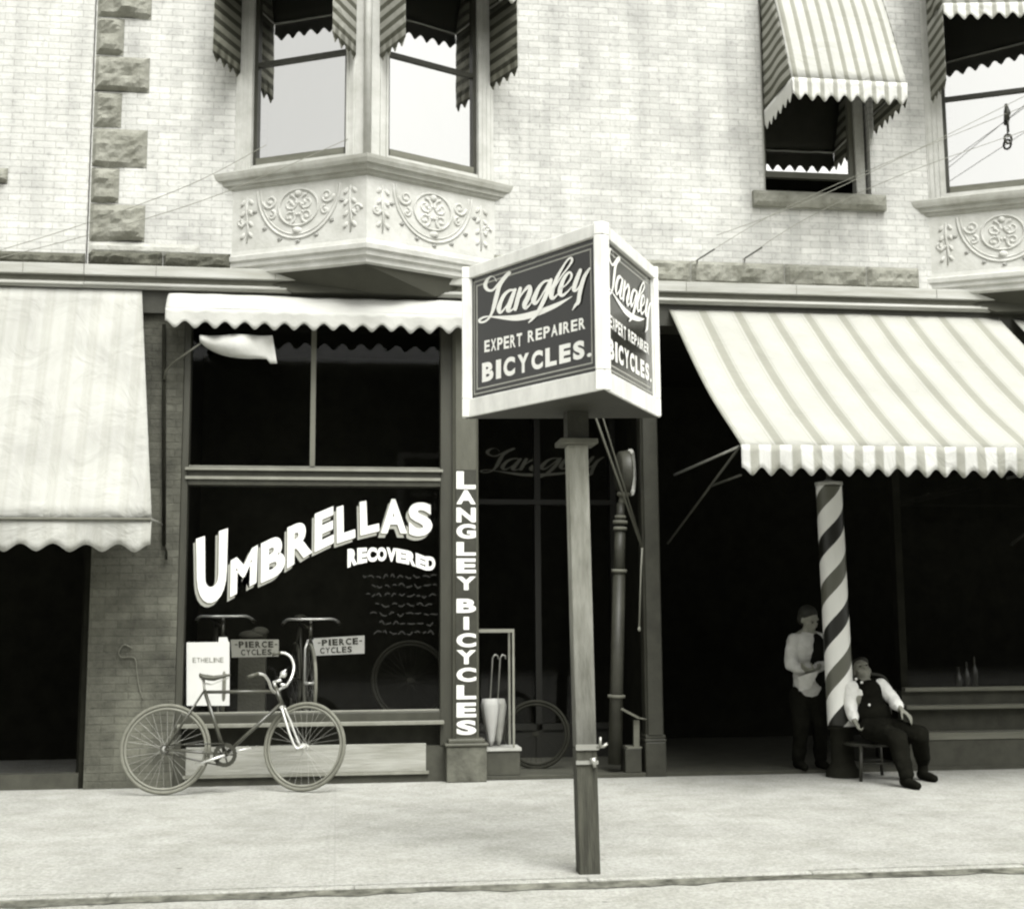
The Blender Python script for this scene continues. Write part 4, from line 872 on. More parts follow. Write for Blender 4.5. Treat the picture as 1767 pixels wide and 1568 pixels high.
def make_bicycle():
    root = thing('bicycle', 'dark bicycle with nickel handlebars leaning beside the umbrella shop window', 'bicycle', (-.75, YB, 0))
    RW = .357
    rear = lean(BP(284, 1298)); rear.z = RW; front = lean(BP(525, 1297)); front.z = RW
    wy = Vector((0, 1, -.16))
    make_wheel(rear, RW, wy, root)
    st = Matrix.Rotation(math.radians(-22), 3, 'Z') @ Vector(wy); make_wheel(front, RW, st, root)
    q = lambda x, y, d=0.0: lean(BP(x, y))+Vector((0, d, 0))
    bb_ = q(388, 1302); st_top = q(350, 1192); hd_t = q(474, 1186); hd_b = q(487, 1221); tt_ = q(351, 1195)
    b = MB(); b.tube([bb_, st_top], .015, 10); b.tube([tt_, q(475, 1194)], .0135, 10); b.tube([bb_, q(485, 1214)], .015, 10); b.tube([hd_b, hd_t], .018, 10)
    for s in (-1, 1):
        b.tube([st_top+Vector((0, .018*s, 0)), rear+Vector((0, .055*s, 0))], .0085, 8); b.tube([bb_+Vector((0, .03*s, 0)), rear+Vector((0, .055*s, 0))], .009, 8)
    b.tube([bb_+Vector((0,-.04,0)), bb_+Vector((0,.04,0))], .024, 12); b.build('frame', m_frame2, root)
    b = MB(); b.tube([st_top, q(348, 1172)], .0115, 8); b.tube([q(342,1169), q(362,1171)], .009, 6); b.build('seat_post', m_nickel, root)
    # saddle: loft along length
    b = MB(); rings = [(341,1165,.055,.015),(347,1168,.075,.02),(356,1170,.07,.024),(366,1171,.045,.022),(376,1169,.028,.018),(388,1166,.02,.013),(395,1166,.012,.008)]
    n = 12; vs = []
    for x, y, w_, h_ in rings:
        c = q(x, y)
        for k in range(n):
            a = 2*math.pi*k/n; vs.append(c+Vector((0, w_*math.cos(a), h_*math.sin(a))))
    b.add(vs, [(i*n+k, i*n+(k+1) % n, (i+1)*n+(k+1) % n, (i+1)*n+k) for i in range(len(rings)-1) for k in range(n)]+[tuple(range(n))[::-1], tuple(range((len(rings)-1)*n, len(rings)*n))], True)
    b.build('saddle', m_leather, root)
    b = MB()
    for s in (-1, 1): b.tube([q(342,1168,.045*s), q(350,1180,.04*s), q(362,1182,.03*s), q(392,1170,.01*s)], .004, 6)
    b.build('saddle_spring', m_steel, root)
    b = MB(); sv = Vector((st.x, st.y, 0)).normalized()
    for s in (-1, 1):
        off = sv*.05*s
        b.tube([Vector(p) for p in catmull([tuple(hd_b+off*.5), tuple(q(498,1250)+off*.9), tuple(q(506,1272)+off), tuple(q(515,1290)+off), tuple(front+off)], 4)], .0095, 8)
    b.tube([hd_b-sv*.035, hd_b+sv*.035], .014, 8); b.build('fork', m_nickel, root)
    b = MB(); b.tube([hd_t, q(471,1176)], .013, 8); b.tube([q(471,1178), q(484,1174,-.03)], .012, 8)
    bar = [(444,1162,-.84),(455,1164,-.80),(463,1174,-.72),(469,1189,-.62),(476,1195,-.52),(484,1188,-.46),(492,1184,-.40),(499,1176,-.33),(505,1163,-.28),(507,1148,-.25),(502,1134,-.24),(492,1127,-.24),(482,1126,-.26)]
    b.tube([P(x, y, Y+.14) for x, y, Y in catmull(bar, 4)], .0115, 8)
    b.tube([P(x, y, -.38) for x, y in ((482,1172),(487,1160),(494,1155))], .008, 6); b.ell(P(489,1163,-.36), (.028,.028,.03), n=12, m=8); b.tube([P(484,1180,-.4), P(496,1183,-.38)], .012, 6)
    hb = b.build('handlebar', m_nickel, root)
    b = MB(); b.tube([P(446,1162,-.70), P(427,1168,-.74)], .015, 8); b.build('grip', m_leather, hb)
    b = MB(); b.tube([P(484,1126,-.12), P(470,1129,-.14)], .015, 8); b.build('grip', m_leather, hb)
    # chainring, chain, cranks, pedals
    b = MB(); n = 40; cr0 = bb_+Vector((0, -.045, 0)); vs = []
    for k in range(n):
        a = 2*math.pi*k/n
        for r_ in (.062, .092+(.004 if k % 2 else 0)): vs.append(cr0+Vector((r_*math.cos(a), .16*r_*math.sin(a), r_*math.sin(a))))
    b.add(vs, [(2*k, 2*k+1, (2*k+3) % (2*n), (2*k+2) % (2*n)) for k in range(n)])
    for k in range(5):
        a = 2*math.pi*k/5; b.tube([cr0, cr0+Vector((.065*math.cos(a), .01*math.sin(a), .065*math.sin(a)))], .007, 6)
    cr1 = b.build('chainring', m_frame, root)
    md = cr1.modifiers.new('t', 'SOLIDIFY'); md.thickness = .004
    b = MB(); r0 = rear+Vector((0, -.045, 0)); top = [r0+Vector((0,0,.032)), cr0+Vector((0,0,.09))]; b.tube(top, .006, 6); b.tube([r0-Vector((0,0,.032)), cr0-Vector((0,0,.09))], .006, 6); b.tube([r0+Vector((.032*math.cos(t),0,.032*math.sin(t))) for t in [2*math.pi*k/16 for k in range(16)]], .006, 6, closed=True); b.build('chain', m_frame, root)
    for (px_, py_, yo) in ((346, 1316, -.075), (432, 1292, .06)):
        e = q(px_, py_, yo)
        b = MB(); b.tube([bb_+Vector((0, yo, 0)), e], [.011, .008], 8); c_ = b.build('crank', m_nickel, root)
        b = MB(); s = -1 if yo < 0 else 1
        b.tube([e, e+Vector((0, .09*s, 0))], .006, 6); b.bar(e+Vector((-.035,.02*s,0)), e+Vector((-.035,.09*s,0)), .012, .018); b.bar(e+Vector((.035,.02*s,0)), e+Vector((.035,.09*s,0)), .012, .018); b.bar(e+Vector((-.035,.02*s,0)), e+Vector((.035,.02*s,0)), .01, .012); b.bar(e+Vector((-.035,.09*s,0)), e+Vector((.035,.09*s,0)), .01, .012)
        b.build('pedal', m_steel, c_)
    return root
bike = make_bicycle()
# bicycles shown in the window, front wheels towards the street
def display_bike(px_bar, py_bar, Y, label):
    hb = P(px_bar, py_bar, Y); zf = zsill-.02
    root = thing('bicycle', label, 'bicycle', (hb.x, Y, zf), 'bicycles displayed in the shop window')
    RW = .35; wc = Vector((hb.x+.0, Y-.05, zf+RW)); make_wheel(wc, RW, (1, .18, 0), root, nsp=20)
    wr = wc+Vector((-.16, 1.0, 0)); make_wheel(wr, RW, (1, .18, 0), root, nsp=20)
    b = MB()
    for s in (-1, 1): b.tube([wc+Vector((.045*s,0,0)), wc+Vector((.045*s,.08,.3)), wc+Vector((.02*s,.1,.38))], .0095, 8)
    b.build('fork', m_nickel, root)
    b = MB(); ht = wc+Vector((0,.12,.40)); hh = Vector((hb.x, Y+.1, hb.z-.04)); b.tube([ht, hh], .017, 8)
    sb_ = wr+Vector((.08,-.45,.02)); stp = sb_+Vector((-.03,.12,.5)); b.tube([ht, sb_], .014, 8); b.tube([hh-Vector((0,0,.05)), stp], .013, 8); b.tube([sb_, stp], .014, 8)
    for s in (-1, 1): b.tube([stp, wr+Vector((.05*s,0,0))], .008, 6); b.tube([sb_, wr+Vector((.05*s,0,0))], .008, 6)
    b.build('frame', m_frame2, root)
    b = MB(); b.tube([hh, (hb.x, Y+.06, hb.z)], .012, 8)
    b.tube([Vector(p) for p in catmull([(hb.x-.25,Y+.22,hb.z-.03),(hb.x-.20,Y+.1,hb.z+.0),(hb.x-.1,Y+.05,hb.z-.0),(hb.x,Y+.05,hb.z),(hb.x+.1,Y+.05,hb.z),(hb.x+.2,Y+.1,hb.z),(hb.x+.25,Y+.22,hb.z-.03)], 4)], .011, 8); h_ = b.build('handlebar', m_nickel, root)
    for s in (-1, 1):
        b = MB(); b.tube([(hb.x+.24*s, Y+.2, hb.z-.025), (hb.x+.26*s, Y+.31, hb.z-.05)], .016, 8); b.build('grip', m_leather, h_)
    b = MB(); b.ell(stp+Vector((0,.05,.06)), (.06,.13,.03)); b.build('saddle', m_leather, root)
display_bike(384, 1063, .42, 'bicycle displayed behind the white poster, only its handlebar clear')
display_bike(536, 1068, .42, 'bicycle displayed end on in the middle of the window')
# wheels leaning inside at the right of the window, and in the entrance
wt = thing('spare_wheel', 'spare wheel standing at the right end of the display window', 'wheel', (PX(725,1230,.5), .5, zsill), 'spare wheels')
make_wheel(Vector((PX(708,1150,.5), .5, zsill+.34)), .36, (.25, 1, 0), wt, mt=m_shad)
wt = thing('spare_wheel', 'spare wheel standing on the floor of the shop entrance', 'wheel', (PX(925,1300,.55), .55, .035), 'spare wheels')
make_wheel(Vector((PX(925,1250,.55), .55, .035+.30)), .31, (.2, 1, -.1), wt, mt=m_shad)
# cards and poster
def card(name, quad, Y, m, label, cat, texts, group=None):
    q = [P(x, y, Y) for x, y in quad]; c = sum(q, Vector())/4
    root = thing(name, label, cat, c, group)
    b = MB(); b.add([v+Vector((0, d, 0)) for d in (0, .006) for v in q], [(3,2,1,0),(4,5,6,7),(0,1,5,4),(1,2,6,5),(2,3,7,6),(3,0,4,7)]); b.build('card', m, root)
    b = MB()
    for t, x0, x1, y0, y1, off, mm in texts:
        def fn(u, v): p = q[3]*(1-u)*(1-v)+q[2]*u*(1-v)+q[0]*(1-u)*v+q[1]*u*v; return (p.x, p.y-.003, p.z)
        put_text(b, t, x0, x1, y0, y1, fn, off, .22)
    b.build('lettering', mm, root)
    return root
card('poster', [(322,1108),(396,1107),(396,1217),(322,1217)], .05, m_paper, 'white paper poster in the lower left corner of the shop window', 'poster', [('ETHELINE', .14, .86, .68, .755, .0, mat('pale_ink', .16, .9))])
card('paper_slip', [(378,1099),(392,1099),(394,1107),(377,1107)], .055, m_paper, 'small white slip above the top corner of the white poster', 'paper', [('-', .4, .6, .4, .6, 0, m_paper)])
card('name_card', [(398,1103),(481,1103),(481,1132),(400,1134)], .30, m_card, 'darker of the two lettered cards, beside the white poster', 'sign card', [('-PIERCE-', .08, .97, .53, .9, .04, m_inkd), ('CYCLES', .2, .85, .1, .44, .03, m_inkd)], 'lettered cards in the shop window')
card('name_card', [(541,1101),(629,1096),(629,1127),(542,1131)], .30, mat('sign_card_light', .4, .8), 'brighter of the two lettered cards, at the middle of the window', 'sign card', [('-PIERCE-', .08, .95, .53, .9, .04, m_inkd), ('CYCLES', .12, .75, .1, .44, .03, m_inkd)], 'lettered cards in the shop window')
# folded cloth cap on the display
hc = P(437, 1096, .7)
b = MB(); b.ell(hc, (.13,.1,.05)); b.ell(hc+Vector((.06,-.02,.03)), (.08,.07,.05)); b.box(hc.x-.12, hc.x+.12, hc.y-.1, hc.y+.1, zsill-.02, hc.z-.03); o = b.build('cloth_bundle', mat('dull_cloth', .07, .9, bump=.5)); tag(o, 'dim cloth bundle on a stand above the darker lettered card', 'cloth')

# ============================================================ GLASS CASE WITH UMBRELLAS
gc0, gc1 = P(838, 1340, .02), P(898, 1335, .02)
x0, x1 = gc0.x, gc1.x; yc0, yc1 = .03, .33; zb_ = PZ(865, 1291, .03); zt_2 = PZ(865, 1085, .03)
cs_ = thing('display_case', 'tall narrow glass case with pale top rail beside the lettered column', 'display case', ((x0+x1)/2, .15, .035))
b = MB(); b.box(x0, x1, yc0, yc1, .035, zb_-.02); b.build('case_base', m_bulk, cs_, bevel=.006)
b = MB(); b.box(x0-.01, x1+.012, yc0-.012, yc1, zb_-.02, zb_+.005); b.build('base_top', m_ltstone, cs_)
b = MB(); xr = PX(888, 1180, .03)
b.box(x0-.05, xr, yc0, yc0+.02, zt_2-.03, zt_2); b.box(xr-.018, xr, yc0, yc0+.02, zb_+.005, zt_2-.03); b.box(x0-.05, xr, yc1-.02, yc1, zt_2-.03, zt_2); b.box(xr-.018, xr, yc1-.02, yc1, zb_+.005, zt_2-.03); b.box(xr-.016, xr-.001, yc0+.02, yc1-.02, zt_2-.02, zt_2-.003)
b.build('case_frame', m_sashlt, cs_)
b = MB(); b.add([(x0-.04, yc0+.01, zb_), (xr-.01, yc0+.01, zb_), (xr-.01, yc0+.01, zt_2-.02), (x0-.04, yc0+.01, zt_2-.02)], [(0,1,2,3)]); b.build('case_glass', m_glass, cs_)
for k, (pxx, s, m_) in enumerate(((848, 1.0, m_paper), (861, .85, m_ltstone))):
    bt = P(pxx, 1286, .14+.05*k); tp = P(pxx-2, 1205, .14+.05*k); hd = P(pxx+2, 1135, .14+.05*k)
    u_ = thing('umbrella', ['larger white folded umbrella standing in the glass case', 'smaller grey folded umbrella standing in the glass case'][k], 'umbrella', bt, 'umbrellas in the glass case')
    b = MB(); n = 16; pr_ = [(0,.008),(.12,.028*s),(.5,.055*s),(.85,.075*s),(1,.06*s)]; vs = []
    for t, r_ in pr_:
        c_ = bt+(tp-bt)*t
        for j in range(n):
            a = 2*math.pi*j/n; rr_ = r_*(1+.18*math.cos(a*8)); vs.append(c_+Vector((rr_*math.cos(a), rr_*math.sin(a)*.7, 0)))
    b.add(vs, [(i*n+j, i*n+(j+1) % n, (i+1)*n+(j+1) % n, (i+1)*n+j) for i in range(4) for j in range(n)]+[tuple(range(n))[::-1], tuple(range(4*n, 5*n))], True); b.build('folded_cover', m_, u_)
    b = MB(); b.tube([tp, hd, hd+Vector((.02,0,.03)), hd+Vector((.045,0,.02)), hd+Vector((.05,0,-.01))], .007, 8); b.build('handle', m_steel, u_)

# ============================================================ IRON STAND PIPE IN THE ENTRANCE
Ys = .12
sp0, sp1 = P(1061, 1318, Ys), P(1071, 868, Ys)
sp = thing('stand_pipe', 'tall dark ringed iron pipe stand with round drum head in the entrance', 'stand', (sp0.x, Ys, .035))
ax = sp1-sp0
def at(t): return sp0+ax*t
b = MB(); b.tube([at(0), at(.72)], [.062, .055], 16); b.tube([at(.72), at(.9)], [.055,.048], 16); b.tube([at(.9), at(1.0)], [.038,.036], 16); b.build('pipe', m_irond, sp)
for t, r_ in ((.255,.078),(.735,.068),(.9,.062),(.925,.066),(.945,.05)):
    b = MB(); b.tube([at(t-.006), at(t+.006)], r_, 18); b.build('ring_collar', m_panel, sp)
dc = P(1075, 815, Ys)
b = MB(); b.lathe((dc.x, dc.y, dc.z), [(.0,-.05),(.17,-.05),(.19,-.035),(.2,.03),(.2,.05),(.17,.06),(.0,.06)], 36, axis='x'); dh = b.build('drum_head', m_irond, sp)
b = MB(); b.tube([Vector((dc.x+.072, dc.y-.03+.19*math.cos(t)*.55, dc.z+.19*math.sin(t))) for t in [-math.pi*.5+math.pi*k/20 for k in range(21)]], [.022+.045*math.sin(math.pi*k/20) for k in range(21)], 10); b.build('bright_rim', m_ltstone, dh)
b = MB(); b.tube([at(.98), dc-Vector((0,0,.18))], .03, 12); b.ell(dc-Vector((0,.03,.2)), (.07,.05,.03)); b.build('neck', m_iron, sp)
b = MB(); q0 = P(1092, 1328, Ys-.05); zt3 = PZ(1092, 1290, Ys-.05); b.box(q0.x-.075, q0.x+.07, Ys-.1, Ys+.12, .035, zt3); b.build('step_box', m_irond, sp, bevel=.006)
b = MB(); b.box(q0.x-.055, q0.x+.075, Ys-.1, Ys+.1, zt3, zt3+.012); b.bar(P(1072,1222,Ys-.1), P(1102,1238,Ys-.12), .03, .02); b.tube([P(1100,1238,Ys-.1), P(1116,1241,Ys-.1)], .008, 6); b.bar(P(1098,1242,Ys-.06), P(1098,1288,Ys-.06), .05, .03, (0,1,0)); b.build('foot_lever', m_panel, sp)

# ============================================================ PEOPLE (voxel-fused tapered limbs)
def limb(b, pts, rs, n=12):
    q = [Vector(p) for p in pts]
    for i in range(len(q)-1):
        for k in range(1):
            b.tube([q[i], q[i+1]], [rs[i], rs[i+1]], n)
    for p, r_ in zip(q, rs): b.ell(p, (r_, r_, r_), n=n, m=8)
tx = bpy.data.textures.new('folds', 'CLOUDS'); tx.noise_scale = .07; tx.noise_depth = 2
def fold(o, k=.022):
    md = o.modifiers.new('folds', 'DISPLACE'); md.texture = tx; md.strength = k; md.mid_level = .5
def fuse(o, vox, sm=4):
    md = o.modifiers.new('fuse', 'REMESH'); md.mode = 'VOXEL'; md.voxel_size = vox; md.use_smooth_shade = True
    if sm:
        s = o.modifiers.new('smooth', 'SMOOTH'); s.iterations = sm; s.factor = .5
def hand(b, wr, direc, palm_n, s=1.0, curl=.6):
    """palm, four curled fingers and a thumb from the wrist"""
    d = Vector(direc).normalized(); n = Vector(palm_n); n = (n-d*n.dot(d)).normalized(); sd_ = d.cross(n)
    wr = Vector(wr); c = wr+d*.045*s
    rot = Matrix((sd_, n, d)).transposed(); b.ell(c, (.038*s, .016*s, .05*s), rot)
    for k, (o_, l) in enumerate(((-.03,.065),(-.01,.075),(.01,.072),(.03,.055))):
        p = wr+d*.085*s+sd_*o_*s; a = p; ang = 0; pts = [p]
        for j in range(3):
            ang += curl*(.6+.12*k); a = a+(d*math.cos(ang)+n*math.sin(ang))*l*s*.4; pts.append(a)
        limb(b, pts, [.0095*s,.009*s,.0085*s,.0075*s], 8)
    p = wr+d*.03*s-sd_*.034*s; limb(b, [p, p+(d*.6-sd_*.6+n*.4)*.035*s, p+(d*.9-sd_*.4+n*.8)*.058*s], [.012*s,.011*s,.009*s], 8)
def head(b, c, fdir, updir, s=1.0):
    f_ = Vector(fdir).normalized(); u = Vector(updir); u = (u-f_*u.dot(f_)).normalized(); r = f_.cross(u)
    R3 = Matrix((r, f_, u)).transposed(); c = Vector(c)
    L = lambda x, y, z: c+R3 @ (Vector((x, y, z))*s)
    b.ell(L(0,-.01,.03), (.076*s,.092*s,.082*s), R3); b.ell(L(0,.02,-.03), (.06*s,.07*s,.075*s), R3); b.ell(L(0,.05,-.085), (.03*s,.03*s,.025*s), R3)
    limb(b, [L(0,.083,.02), L(0,.105,-.022)], [.009*s,.015*s], 8); b.ell(L(0,.083,-.055), (.026*s,.01*s,.007*s), R3); b.ell(L(0,.08,-.066), (.022*s,.01*s,.007*s), R3)
    b.ell(L(0,.072,.032), (.058*s,.02*s,.012*s), R3)
    for q in (-1, 1): b.ell(L(q*.076,-.005,-.005), (.01*s,.02*s,.03*s), R3); b.ell(L(q*.045,.055,-.022), (.02*s,.018*s,.018*s), R3)
    return L, R3
def eyes(root, L, R3, s=1.0):
    b = MB()
    for q in (-1, 1): b.ell(L(q*.03,.083,.008), (.013*s,.006*s,.007*s), R3, 10, 6)
    b.build('eye', m_hair, root)
# --- standing person behind the pole
Y1 = .12
def Q(x, y, d=0.0): return P(x, y, Y1+d)
p1 = thing('person', 'person in pale shirt and dark waistcoat standing left of the striped pole', 'person', (PX(1395,1320,Y1), Y1, .03))
b = MB(); fz = .03
hc = Q(1396, 1069, -.03); neck = Q(1393, 1090); ch_ = Q(1392, 1118); wa = Q(1392, 1165); pel = Q(1393, 1195)
shL, shR = Q(1371, 1104), Q(1415, 1104); elL = Q(1365, 1146, -.03); wrL = Q(1391, 1158, -.17); elR = Q(1421, 1146, -.04); wrR = Q(1403, 1156, -.2)
L, R3 = head(b, hc, (.35,-.85,-.38), (0,-.2,1), .95)
limb(b, [hc-Vector((0,0,.05)), neck, ch_], [.05,.05,.075]); 
b.ell(ch_, (.135,.085,.15)); b.ell(wa, (.11,.08,.13)); b.ell(pel, (.125,.09,.1))
limb(b, [neck, shL], [.05,.052]); limb(b, [neck, shR], [.05,.052])
limb(b, [shL, elL, wrL], [.05,.037,.024]); limb(b, [shR, elR, wrR], [.05,.037,.024])
hipL, hipR = pel+Vector((-.075,0,-.02)), pel+Vector((.075,0,-.02))
kL, kR = Vector((hipL.x-.01, Y1-.06, .42)), Vector((hipR.x+.02, Y1-.04, .42)); aL, aR = Vector((hipL.x-.02, Y1+.02, fz+.08)), Vector((hipR.x+.04, Y1+.03, fz+.08))
limb(b, [hipL, kL, aL], [.08,.055,.036]); limb(b, [hipR, kR, aR], [.08,.055,.036])
for a in (aL, aR): limb(b, [a-Vector((0,-.03,.045)), a+Vector((.0,-.14,-.05))], [.034,.03])
hand(b, wrL, (.85,-.4,.1), (0,.3,.9), .95, .55); hand(b, wrR, (-.85,-.4,.1), (0,.3,.9), .95, .55)
body1 = b.build('body', m_skin, p1); fuse(body1, .007, 3)
eyes(p1, L, R3, .95)
b = MB()
b.ell(ch_, (.150,.105,.165)); b.ell(wa, (.125,.1,.15)); limb(b, [neck+Vector((0,0,-.035)), shL], [.058,.066]); limb(b, [neck+Vector((0,0,-.035)), shR], [.058,.066])
limb(b, [shL, shL*.45+elL*.55+Vector((-.012,0,0)), elL, elL*.5+wrL*.5+Vector((0,0,-.008)), wrL*.85+elL*.15], [.066,.062,.058,.052,.036]); limb(b, [shR, shR*.5+elR*.5, elR, wrR*.88+elR*.12], [.066,.058,.054,.036])
limb(b, [wa, pel+Vector((0,0,.03))], [.115,.128]); s1 = b.build('shirt', m_shirtg, p1); fuse(s1, .012, 2); fold(s1)
b = MB()                                                    # waistcoat on the side next the pole
b.ell(ch_+Vector((.075,-.022,-.03)), (.10,.10,.17)); b.ell(wa+Vector((.06,-.02,0)), (.09,.10,.14)); v1 = b.build('waistcoat', m_cloth, p1); fuse(v1, .012, 3)
b = MB(); b.ell(pel+Vector((0,0,-.02)), (.142,.112,.11)); limb(b, [hipL, kL, aL+Vector((0,0,.01))], [.096,.075,.06]); limb(b, [hipR, kR, aR+Vector((0,0,.01))], [.096,.075,.06]); t1 = b.build('trousers', m_cloth, p1); fuse(t1, .012, 2); fold(t1)
for a in (aL, aR):
    b = MB(); limb(b, [a-Vector((0,-.035,.04)), a+Vector((0,-.07,-.045)), a+Vector((0,-.16,-.055))], [.045,.04,.032]); fuse(b.build('shoe', m_cloth, p1), .01, 2)
b = MB(); b.ell(L(0,-.03,.055), (.083,.095,.075), R3); b.ell(L(0,-.06,.0), (.08,.06,.08), R3); h1 = b.build('hair', m_hair, p1); fuse(h1, .01, 2)
# the folded paper hanging from the hands
b = MB(); qd = [Q(1377,1168,-.22), Q(1400,1160,-.24), Q(1413,1158,-.24), Q(1398,1188,-.2), Q(1379,1192,-.18)]
b.add([v+Vector((0,d,0)) for d in (0,.008) for v in qd], [(4,3,2,1,0),(5,6,7,8,9)]+[(i,(i+1)%5,5+(i+1)%5,5+i) for i in range(5)]); o = b.build('folded_cloth', m_shirtg); tag(o, 'pale cloth held at the waist by the standing person', 'cloth')

# --- seated person and chair
def S(x, y, Y): return P(x, y, Y)
p2 = thing('person', 'person in dark waistcoat with white sleeves slouched on a chair', 'person', (PX(1515,1300,-.6), -.6, 0))
b = MB()
hc2 = S(1487,1158,-.26); nk2 = S(1492,1180,-.34); ch2 = S(1499,1204,-.43); wa2 = S(1508,1232,-.54); pe2 = S(1516,1257,-.60)
sl, sr = S(1469,1188,-.40), S(1521,1184,-.46); el2 = S(1468,1222,-.44); wl2 = S(1475,1243,-.58); er2 = S(1540,1206,-.58); wr2 = S(1554,1223,-.76)
L2, R32 = head(b, hc2, (-.12,-.82,.55), (-.15,.5,1), .98)
limb(b, [hc2-Vector((0,0,.05)), nk2, ch2], [.05,.052,.08]); b.ell(ch2, (.15,.11,.14)); b.ell(wa2, (.13,.11,.12)); b.ell(pe2, (.145,.13,.1))
limb(b, [nk2, sl], [.055,.055]); limb(b, [nk2, sr], [.055,.055])
limb(b, [sl, el2, wl2], [.052,.04,.027]); limb(b, [sr, er2, wr2], [.052,.04,.027])
hl, hr = pe2+Vector((-.08,-.02,0)), pe2+Vector((.08,-.02,0))
k1, k2_ = S(1548,1274,-.98), S(1586,1268,-.86); a1, a2 = S(1563,1340,-1.10), S(1592,1316,-.66)
a2.z = max(a2.z, .09)
limb(b, [hl, k1, a1], [.085,.058,.04]); limb(b, [hr, k2_, a2], [.085,.058,.04])
hand(b, wl2, (.25,-.5,-.8), (.6,-.5,.2), .98, .7); hand(b, wr2, (.45,-.6,-.5), (-.2,.1,-.9), .98, .4)
bo2 = b.build('body', m_skin, p2); fuse(bo2, .007, 3)
eyes(p2, L2, R32, .98)
b = MB()
for A, B_, C_ in ((sl, el2, wl2), (sr, er2, wr2)): limb(b, [A, A*.5+B_*.5, B_, B_*.4+C_*.6, C_*.88+B_*.12], [.068,.062,.056,.052,.036])
limb(b, [nk2+Vector((0,0,-.02)), sl], [.06,.062]); limb(b, [nk2+Vector((0,0,-.02)), sr], [.06,.062]); b.ell(ch2+Vector((0,-.01,.04)), (.13,.11,.11))
s2 = b.build('shirt', m_shirt, p2); fuse(s2, .011, 2); fold(s2)
b = MB(); b.ell(ch2+Vector((.01,-.01,-.01)), (.135,.135,.13)); b.ell(wa2, (.15,.135,.13)); b.ell(ch2+Vector((0,-.035,.05)), (.105,.115,.11)); limb(b, [ch2+Vector((-.06,-.04,.08)), sl*.5+nk2*.5+Vector((0,-.03,.03))], [.05,.035]); limb(b, [ch2+Vector((.07,-.04,.08)), sr*.5+nk2*.5+Vector((0,-.03,.03))], [.05,.035]); v2 = b.build('waistcoat', m_cloth, p2); fuse(v2, .011, 3)
b = MB(); b.ell(pe2, (.16,.15,.11)); limb(b, [hl, k1, a1+Vector((0,0,.03))], [.10,.082,.066]); limb(b, [hr, k2_, a2+Vector((0,0,.03))], [.10,.082,.066]); t2 = b.build('trousers', m_cloth, p2); fuse(t2, .012, 2); fold(t2)
for a in (a1, a2):
    b = MB(); limb(b, [Vector((a.x, a.y+.03, .045)), Vector((a.x+.01, a.y-.09, .038)), Vector((a.x+.02, a.y-.17, .032))], [.044,.04,.032]); limb(b, [a, Vector((a.x, a.y, .05))], [.045,.045]); fuse(b.build('shoe', m_cloth, p2), .01, 2)
b = MB(); b.ell(L2(0,-.03,.06), (.084,.085,.08), R32); b.ell(L2(0,-.055,.0), (.085,.065,.08), R32); b.ell(L2(-.03,-.02,.09), (.07,.08,.05), R32); h2 = b.build('hair', m_hair, p2); fuse(h2, .01, 2)
b = MB()
for (x_, y_) in ((1477,1170.5),(1487,1176.5)): b.ell(S(x_, y_+.5, -.55), (.014,.012,.012), n=10, m=6)
b.ell(S(1500,1216,-.63), (.012,.01,.014), n=10, m=6); b.build('buttons', m_nickel, p2)
# chair
chx = pe2.x; ch = thing('chair', 'dark bentwood chair carrying the slouched person by the barber pole', 'chair', (chx, -.45, 0))
zseat = pe2.z-.12; x0_, x1_ = chx-.23, chx+.17
b = MB(); b.lathe(((x0_+x1_)/2, -.45, zseat-.03), [(.19,0),(.215,.008),(.215,.025),(.19,.032)], 28); b.build('seat', m_wood, ch)
for (xx, yy) in ((x0_+.06,-.62),(x1_-.04,-.62),(x0_+.05,-.28),(x1_-.03,-.28)):
    b = MB(); b.tube([(xx, yy, zseat-.02), (xx+(.03 if xx > chx-.03 else -.03), yy+(-.04 if yy < -.4 else .04), 0)], [.018,.014], 8); b.build('leg', m_wood, ch)
b = MB(); b.tube([(x0_+.05,-.6,zseat*.45),(x1_-.03,-.6,zseat*.45)], .009, 6); b.tube([(x0_+.05,-.3,zseat*.45),(x1_-.03,-.3,zseat*.45)], .009, 6); b.build('stretcher', m_wood, ch)
b = MB(); pts = [(1452,1232,-.26),(1443,1195,-.22),(1442,1172,-.2),(1450,1162,-.2),(1470,1160,-.2),(1500,1162,-.2),(1525,1168,-.2),(1534,1190,-.22),(1536,1232,-.26)]
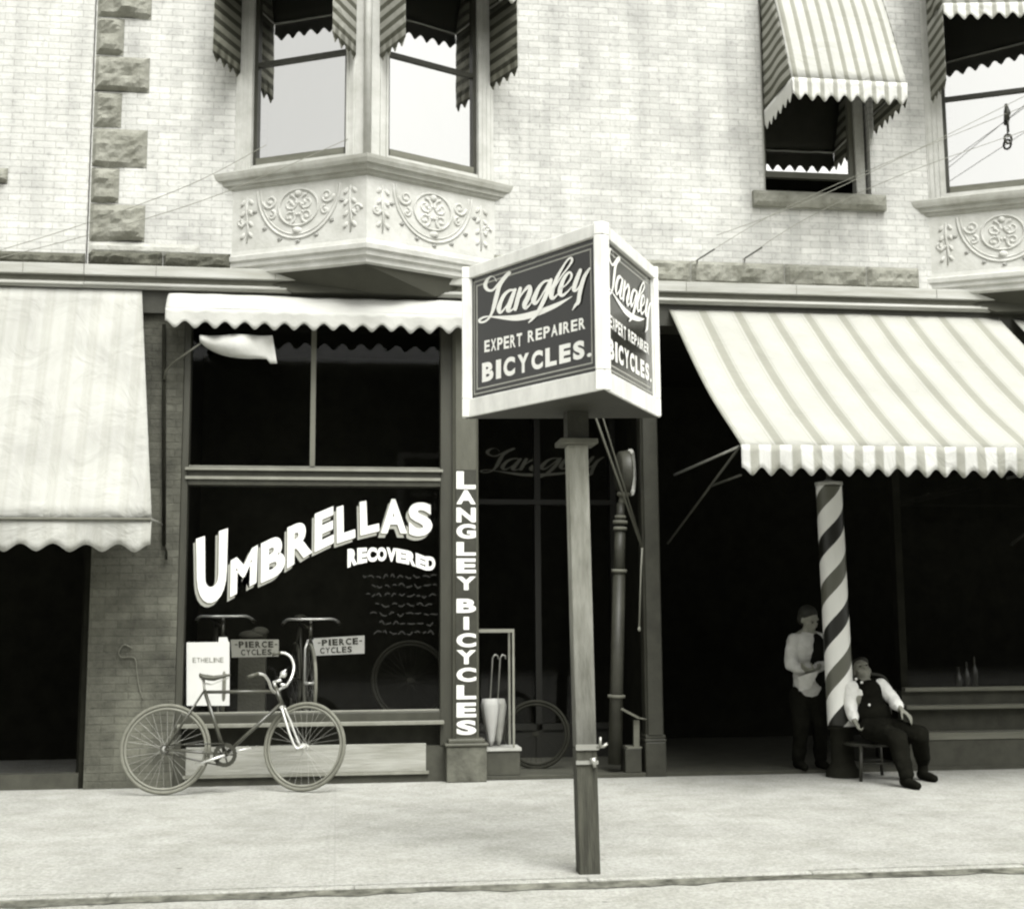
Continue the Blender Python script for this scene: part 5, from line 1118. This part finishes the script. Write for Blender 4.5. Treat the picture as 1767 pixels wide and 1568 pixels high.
b.tube([P(x, y, Y) for x, y, Y in catmull(pts, 4)], .015, 8); b.tube([P(x, y, Y) for x, y, Y in catmull([(1462,1232,-.26),(1458,1195,-.22),(1475,1178,-.2),(1500,1175,-.2),(1518,1192,-.22),(1524,1232,-.26)], 4)], .01, 8); b.build('backrest', m_wood, ch)

# ============================================================ WIRES ACROSS THE FACADE
ws = [((1203,449),(1330,372),(1520,285),(1790,175),-.35), ((1285,446),(1390,378),(1560,300),(1800,215),-.35), ((1240,405),(1400,345),(1600,250),(1800,150),-.45),
      ((-20,438),(150,385),(330,318),(460,250),-.4), ((-20,470-20),(180,398),(380,335),(600,240),-.5)]
labs = ['lowest wire rising to the right across the brick wall', 'wire passing just under the corner of the open upper window', 'uppermost of the wires right of the sign', 'higher wire crossing the left end of the brick wall', 'lower wire crossing the left end and the central bay']
for (q, lb) in zip(ws, labs):
    b = MB(); pts = [P(x, y, q[4]) for x, y in catmull(list(q[:4]), 6)]; d0 = (pts[0]-pts[1]).normalized(); pts = [pts[0]+d0*.02]+pts
    b.tube(pts, .0032, 5); o = b.build('overhead_wire', m_rope); tag(o, lb, 'wire', 'wires crossing the facade')
for (x, y, lb) in ((1203, 449, 'left of the two small wire brackets above the fascia'), (1285, 446, 'right of the two small wire brackets above the fascia')):
    b = MB(); b.tube([P(x,y+5,-.0), P(x,y,-.355)], .006, 6); b.bar(P(x, y, -.35), P(x+30, y-19, -.35), .014, .014); o = b.build('wire_bracket', m_dark); tag(o, lb, 'bracket', 'wire brackets')

# ============================================================ ROW ACROSS THE STREET (unseen, added to darken the shop glass reflections)
op = thing('brick_building', 'dark brick building across the street mirrored in the shop glass', 'building', (0,-26,0))
b = MB(); b.box(-30, 34, -34, -26, -.05, 8.5); b.box(-30.2, 34.2, -34, -25.7, 8.5, 8.9)
m_op = brick_mat('opposite_brick', .09, .12, .1); b.build('wall', m_op, op)
for i in range(14):
    b = MB(); x = -28+i*4.4; b.box(x, x+1.2, -26.02, -25.98, 4.4, 6.6); b.build('window', m_dark, op)
